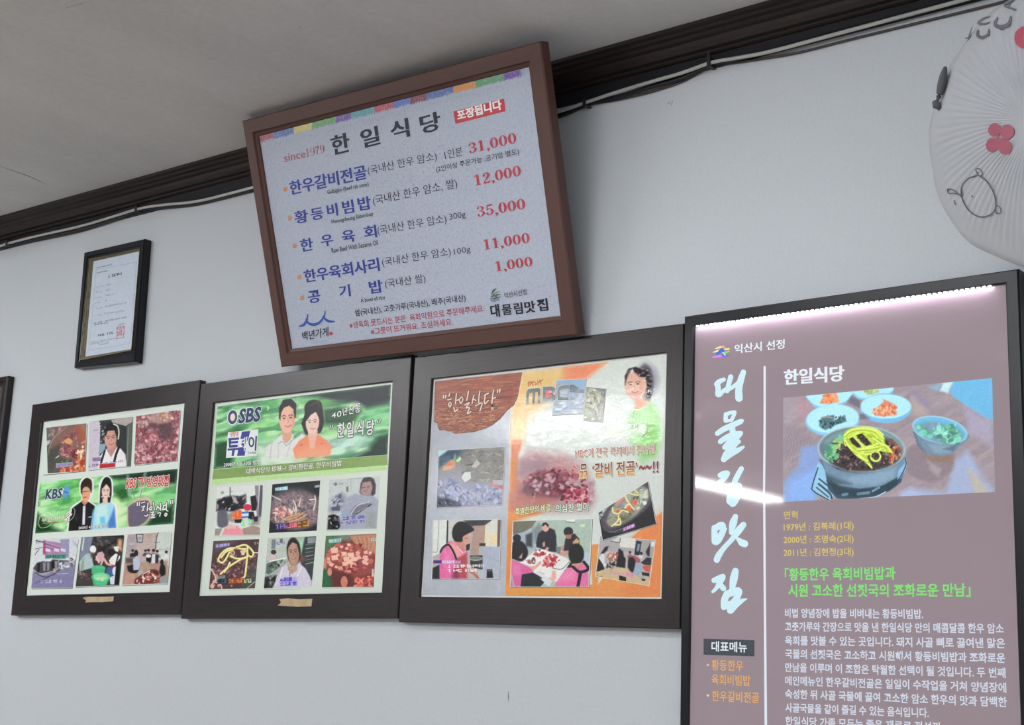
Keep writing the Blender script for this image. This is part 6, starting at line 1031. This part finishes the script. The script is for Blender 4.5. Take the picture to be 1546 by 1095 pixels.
# food photograph
c = Cv(pp, E1, [(1182.3, 601), (1498, 571), (1502.5, 743), (1182, 758)], (0, 0, 1), 'a89ca2', .65)
c.tex(None, ['b6aaae', '988c92', 'aa9ea6'], 40, 9, .5, 3, .6, 11, slope=-.6)
c.zz(1180, 565, 9.094)
c.poly([(200, 300), (420, 280), (520, 470), (330, 640), (180, 600)], 'bd9aa6', .6, 6).poly([(20, 320), (230, 330), (180, 700), (20, 1000)], 'ada2ae', .7, 5)
c.poly([(20, 700), (330, 720), (470, 960), (280, 1040), (20, 1250)], '9c8f98', .6, 6)
for k in range(14): c.line([(40+k*26, 760+k*10), (110+k*22, 960), (30+k*24, 1180)], 6, '8e8490' if k % 2 else 'b6adb4', .5)
c.poly([(270, 1010), (520, 960), (540, 1300), (470, 1690), (460, 1760), (20, 1780), (20, 1480), (230, 1260)], '90aadc', .9, 4).poly([(120, 1480), (470, 1300), (470, 1750), (60, 1760)], '92b9f2', .8, 6)
c.zz(1340, 565, 9.094)
c.poly([(850, 270), (900, 90), (1440, 40), (1450, 640), (1330, 600), (1080, 440)], '7cc0e8', 1, 1.5).poly([(720, 230), (760, 115), (905, 95), (830, 265)], 'cfeef4', .95, 2).poly([(560, 170), (740, 130), (715, 220), (640, 215)], '8cc4e0', .7, 3)
c.poly([(250, 215), (330, 200), (560, 350), (620, 520), (470, 430)], '9a93ad', .7, 4).poly([(300, 560), (330, 300), (460, 420), (560, 560)], 'c0b2ac', .6, 5)
c.poly([(1050, 430), (1330, 600), (1450, 640), (1440, 1000), (1100, 800)], 'b3aec6', .8, 6)
c.poly([(900, 1200), (1100, 1050), (1460, 1560), (1480, 1780), (1050, 1780), (120, 1840), (180, 1640), (300, 1560), (800, 1620)], 'abbbdc', .85, 5).poly([(1100, 1290), (1220, 1380), (1480, 1770), (1300, 1790), (1180, 1600)], 'c3bcae', .9, 4).poly([(1230, 1250), (1440, 1200), (1460, 1560), (1280, 1430)], 'a9a0aa', .7, 5)
c.poly([(90, 1850), (190, 1620), (330, 1560), (520, 1700), (500, 1840)], 'b4c0e2', .7, 4)
# shadow under the small bowl and the bowl itself (it is part of the photograph)
c.ell(590, 1210, 320, 270, '988a90', .95, 3).poly([(260, 1040), (420, 960), (880, 1060), (885, 1250), (800, 1370), (500, 1440), (260, 1330)], '968a92', .9, 3, True).poly([(480, 1150), (880, 1100), (880, 1220), (640, 1200)], '9a8064', .6, 4).poly([(540, 1180), (740, 1300), (700, 1420), (600, 1340)], 'b4a8aa', .8, 3)
c.poly([(340, 720), (380, 900), (480, 1050), (640, 1110), (840, 1110), (980, 1000), (1100, 820)], '8097aa', 1, .8, True).poly([(360, 800), (420, 980), (520, 1080), (420, 930), (380, 800)], '5f7078', .7, 2).poly([(560, 960), (900, 990), (860, 1080), (640, 1080)], '9cb6ca', .6, 3).poly([(760, 1030), (960, 960), (900, 1060)], '66747e', .7, 2)
c.ell(718, 768, 385, 185, 'a9d3e8', 1, .7, 12).ell(718, 772, 362, 168, '7cc0e6', 1, .8, 12)
c.poly([(380, 710), (560, 650), (900, 720), (1040, 830), (980, 930), (800, 955), (560, 890), (420, 780)], '7aa9b0', .9, 3, True)
c.chunks([(390, 720), (560, 680), (900, 720), (1030, 850), (950, 930), (700, 930), (480, 840)], 60, ['9ae4cc', '7fd0b0', 'b2f0dc', '6fae94', '8adcc8', '5d8f84'], 25, 62, 3, .65, .85)
c.poly([(500, 700), (640, 650), (700, 690), (600, 760), (520, 740)], '8aa0bc', .9, 2).poly([(590, 900), (640, 870), (780, 930), (700, 950)], '8aa4bc', .8, 2)
# white side dishes
c.zz(1180, 565, 9.094); WB = 'b8eafa'
c.poly([(355, 350), (375, 285), (950, 235), (960, 300), (880, 400), (700, 470), (480, 470)], '8fc6ea', 1, .8, True).poly([(362, 340), (385, 285), (945, 236), (940, 310), (860, 380), (640, 440), (470, 430)], WB, 1, .8, True)
c.poly([(525, 400), (590, 275), (750, 258), (785, 380), (640, 410)], 'ea9a74', 1, 1.2).chunks([(540, 395), (595, 280), (745, 262), (775, 375)], 26, ['f0b088', 'dd8258', 'f2a878'], 14, 32, 4)
c.poly([(950, 245), (1460, 175), (1540, 190), (1460, 290), (1100, 350)], '8ed0ee', 1, .9, True).poly([(960, 240), (1500, 180), (1440, 280), (1130, 330)], 'b5e8f8', 1, .9, True).poly([(1110, 225), (1330, 205), (1340, 250), (1180, 290)], 'b8cc98', 1, 1.5).chunks([(1130, 230), (1320, 210), (1320, 250), (1180, 285)], 16, ['d0dca8', '9ab07a', 'c4c890'], 10, 26, 5)
c.ell(700, 635, 372, 215, '8ecbec', 1, .8, -4).ell(702, 612, 360, 194, WB, 1, .9, -5)
c.poly([(520, 640), (560, 590), (720, 560), (720, 640), (870, 560), (890, 650), (740, 700), (600, 770), (520, 720)], '54767e', .9, 1.2).chunks([(520, 640), (600, 580), (880, 580), (890, 650), (700, 720), (600, 770), (520, 730)], 46, ['3c5f68', '5f858c', '2e4a54', '86b0b8', '705c58'], 10, 34, 6, .35).line([(540, 600), (620, 590), (700, 600)], 16, 'c8a08c', .8)
c.ell(1430, 470, 352, 205, '84c2ea', 1, .8).ell(1430, 445, 348, 168, WB, 1, .8).poly([(1240, 530), (1400, 380), (1390, 345), (1460, 370), (1560, 420), (1580, 560), (1400, 580), (1290, 570)], 'e09478', 1, 1.2).chunks([(1250, 530), (1400, 380), (1560, 430), (1570, 560), (1390, 570)], 40, ['f0b896', 'd87a5e', 'e89a80', 'f4c49c'], 14, 44, 7, .4)
# dark table between dishes
c.poly([(900, 380), (960, 300), (1080, 370), (1080, 470), (1000, 440)], '7a7888', .9, 2).poly([(1070, 560), (1120, 540), (1210, 615), (1070, 625)], '7c7684', .9, 2)
# big steel bowl
c.zz(1180, 645, 9.094)
c.poly([(500, 480), (430, 800), (430, 860), (600, 990), (660, 1010), (720, 940), (600, 540)], '9ccbe6', 1, 1).line([(500, 560), (425, 800), (440, 880), (660, 1010)], 14, '2e4048').line([(515, 710), (690, 850)], 22, '4a5a62').line([(510, 780), (660, 910), (690, 980)], 26, '4a5a62').line([(480, 830), (640, 960)], 20, '5a6a72')
c.poly([(520, 440), (600, 600), (640, 860), (760, 980), (1000, 1000), (1300, 960), (1480, 880), (1640, 760), (1720, 480), (1660, 620), (1400, 640), (1000, 640)], '4f6270', 1, .9)
c.poly([(545, 440), (760, 580), (1100, 630), (1450, 560), (1690, 340), (1690, 520), (1600, 680), (1400, 800), (1080, 850), (780, 800), (620, 660)], '7d97ac', 1, 1)
c.poly([(860, 700), (1200, 640), (1560, 560), (1540, 700), (1300, 800), (1000, 790)], 'a0bcd2', .55, 4).poly([(620, 640), (800, 720), (960, 780), (760, 790), (650, 720)], '56666e', .8, 3).poly([(620, 740), (900, 860), (1320, 840), (1600, 700), (1580, 800), (1340, 920), (1000, 960), (760, 930)], '41525c', .9, 2)
c.line([(840, 930), (900, 920)], 40, '7fa0b4', .8).line([(1050, 920), (1200, 900)], 40, '7f9eb0', .8).line([(1060, 985), (1280, 960), (1430, 890)], 14, 'c0d8ee').line([(1250, 880), (1340, 830)], 30, '8fb0c6', .8)
c.poly([(1600, 600), (1690, 500), (1710, 430), (1715, 540), (1640, 700), (1590, 720)], '9cc4e8', .9, 1.5).line([(1700, 420), (1700, 540), (1580, 760), (1440, 880)], 12, '3a4e60')
c.ell(1095, 300, 598, 320, 'c4d2dc', 1, .8, 2).ell(1095, 302, 580, 302, '6f8a90', 1, .9, 2)
c.poly([(540, 200), (760, 60), (1100, 0), (1430, 40), (1650, 190), (1660, 330), (1560, 200), (1300, 100), (900, 90), (640, 240)], '8ba6ac', .8, 4)
c.poly([(640, 380), (720, 200), (860, 190), (1400, 150), (1620, 340), (1540, 500), (1240, 600), (900, 600), (700, 510)], '4f4446', .95, 4, True)
c.chunks([(700, 500), (820, 220), (1450, 180), (1600, 350), (1500, 500), (1230, 600), (900, 600)], 170, ['3c3236', '5a4c4e', '766264', '8a7678', '4e5a50', '2e282c', '998a88'], 12, 30, 8)
c.chunks([(590, 390), (680, 170), (830, 140), (800, 330), (720, 480)], 46, ['a8cc7c', '7cc48c', 'c8dc84', '5aa080', '8ad0a0'], 20, 56, 9, .45)
c.chunks([(1440, 160), (1520, 170), (1650, 300), (1640, 400), (1520, 520), (1480, 440)], 44, ['d08a6c', 'b8644c', 'e0a484', 'a05846'], 14, 36, 10)
YE, YD = 'd6ee6c', 'a9bc40'
c.poly([(850, 100), (920, 30), (1080, 0), (1260, 15), (1390, 100), (1430, 240), (1500, 300), (1500, 350), (1400, 345), (1300, 320), (1180, 400), (1240, 540), (1130, 470), (990, 350), (900, 230)], 'c2da5c', 1, 1.2, True)
c.strands(1140, 190, 290, 190, 64, ['d6ee6c', 'c4dc58', 'e4f68a', 'b0c648', 'cfe668'], 22, 21, 150, 420)
for L_ in ([(860, 120), (960, 45), (1120, 25), (1290, 60), (1400, 160)], [(880, 190), (980, 320), (1120, 430), (1235, 555)], [(900, 240), (1040, 390), (1180, 470)], [(1230, 270), (1330, 230), (1440, 260), (1510, 345)], [(1040, 310), (1180, 300), (1330, 270)], [(1250, 150), (1350, 220), (1430, 320)]): c.line([(x+7, y+9) for x, y in L_], 26, '95a83c', .8).line(L_, 26, YE).line([(x-5, y-6) for x, y in L_], 9, 'ecf8a0', .8)
c.poly([(930, 160), (985, 130), (1060, 210), (1095, 280), (1040, 280), (965, 225)], '4c4440', 1, .9).poly([(1015, 95), (1110, 90), (1240, 235), (1160, 260), (1085, 195)], '4c4440', 1, .9)
c.chunks([(935, 165), (1110, 95), (1235, 235), (1085, 270)], 30, ['7a6c68', '5c504c', '8c807c', '3c3430'], 8, 16, 12).line([(985, 120), (1060, 200), (1140, 280)], 32, 'd2e67c').line([(920, 150), (1000, 110), (1080, 80)], 24, YE)
for x, y in ((1210, 120), (1330, 180), (1000, 350), (1400, 280)): c.line([(x-30, y-18), (x+36, y+22)], 8, '7d8c34', .8)
c.ell(1290, 405, 78, 76, 'd4e47c').ell(1288, 402, 56, 54, '5a4f48').chunks([(1240, 370), (1330, 370), (1330, 440), (1250, 440)], 8, ['7a6c68', '463c3a'], 10, 18, 13).line([(1230, 420), (1310, 475), (1365, 400)], 14, 'dff07c')
c.grain(3, 1.4)
c.build('food_photo', lit_m, panel, K, 1.1, 6)['label'] = 'photo of a steel bowl of mixed rice with white side dishes'
bpy.data.objects.remove(_fo)
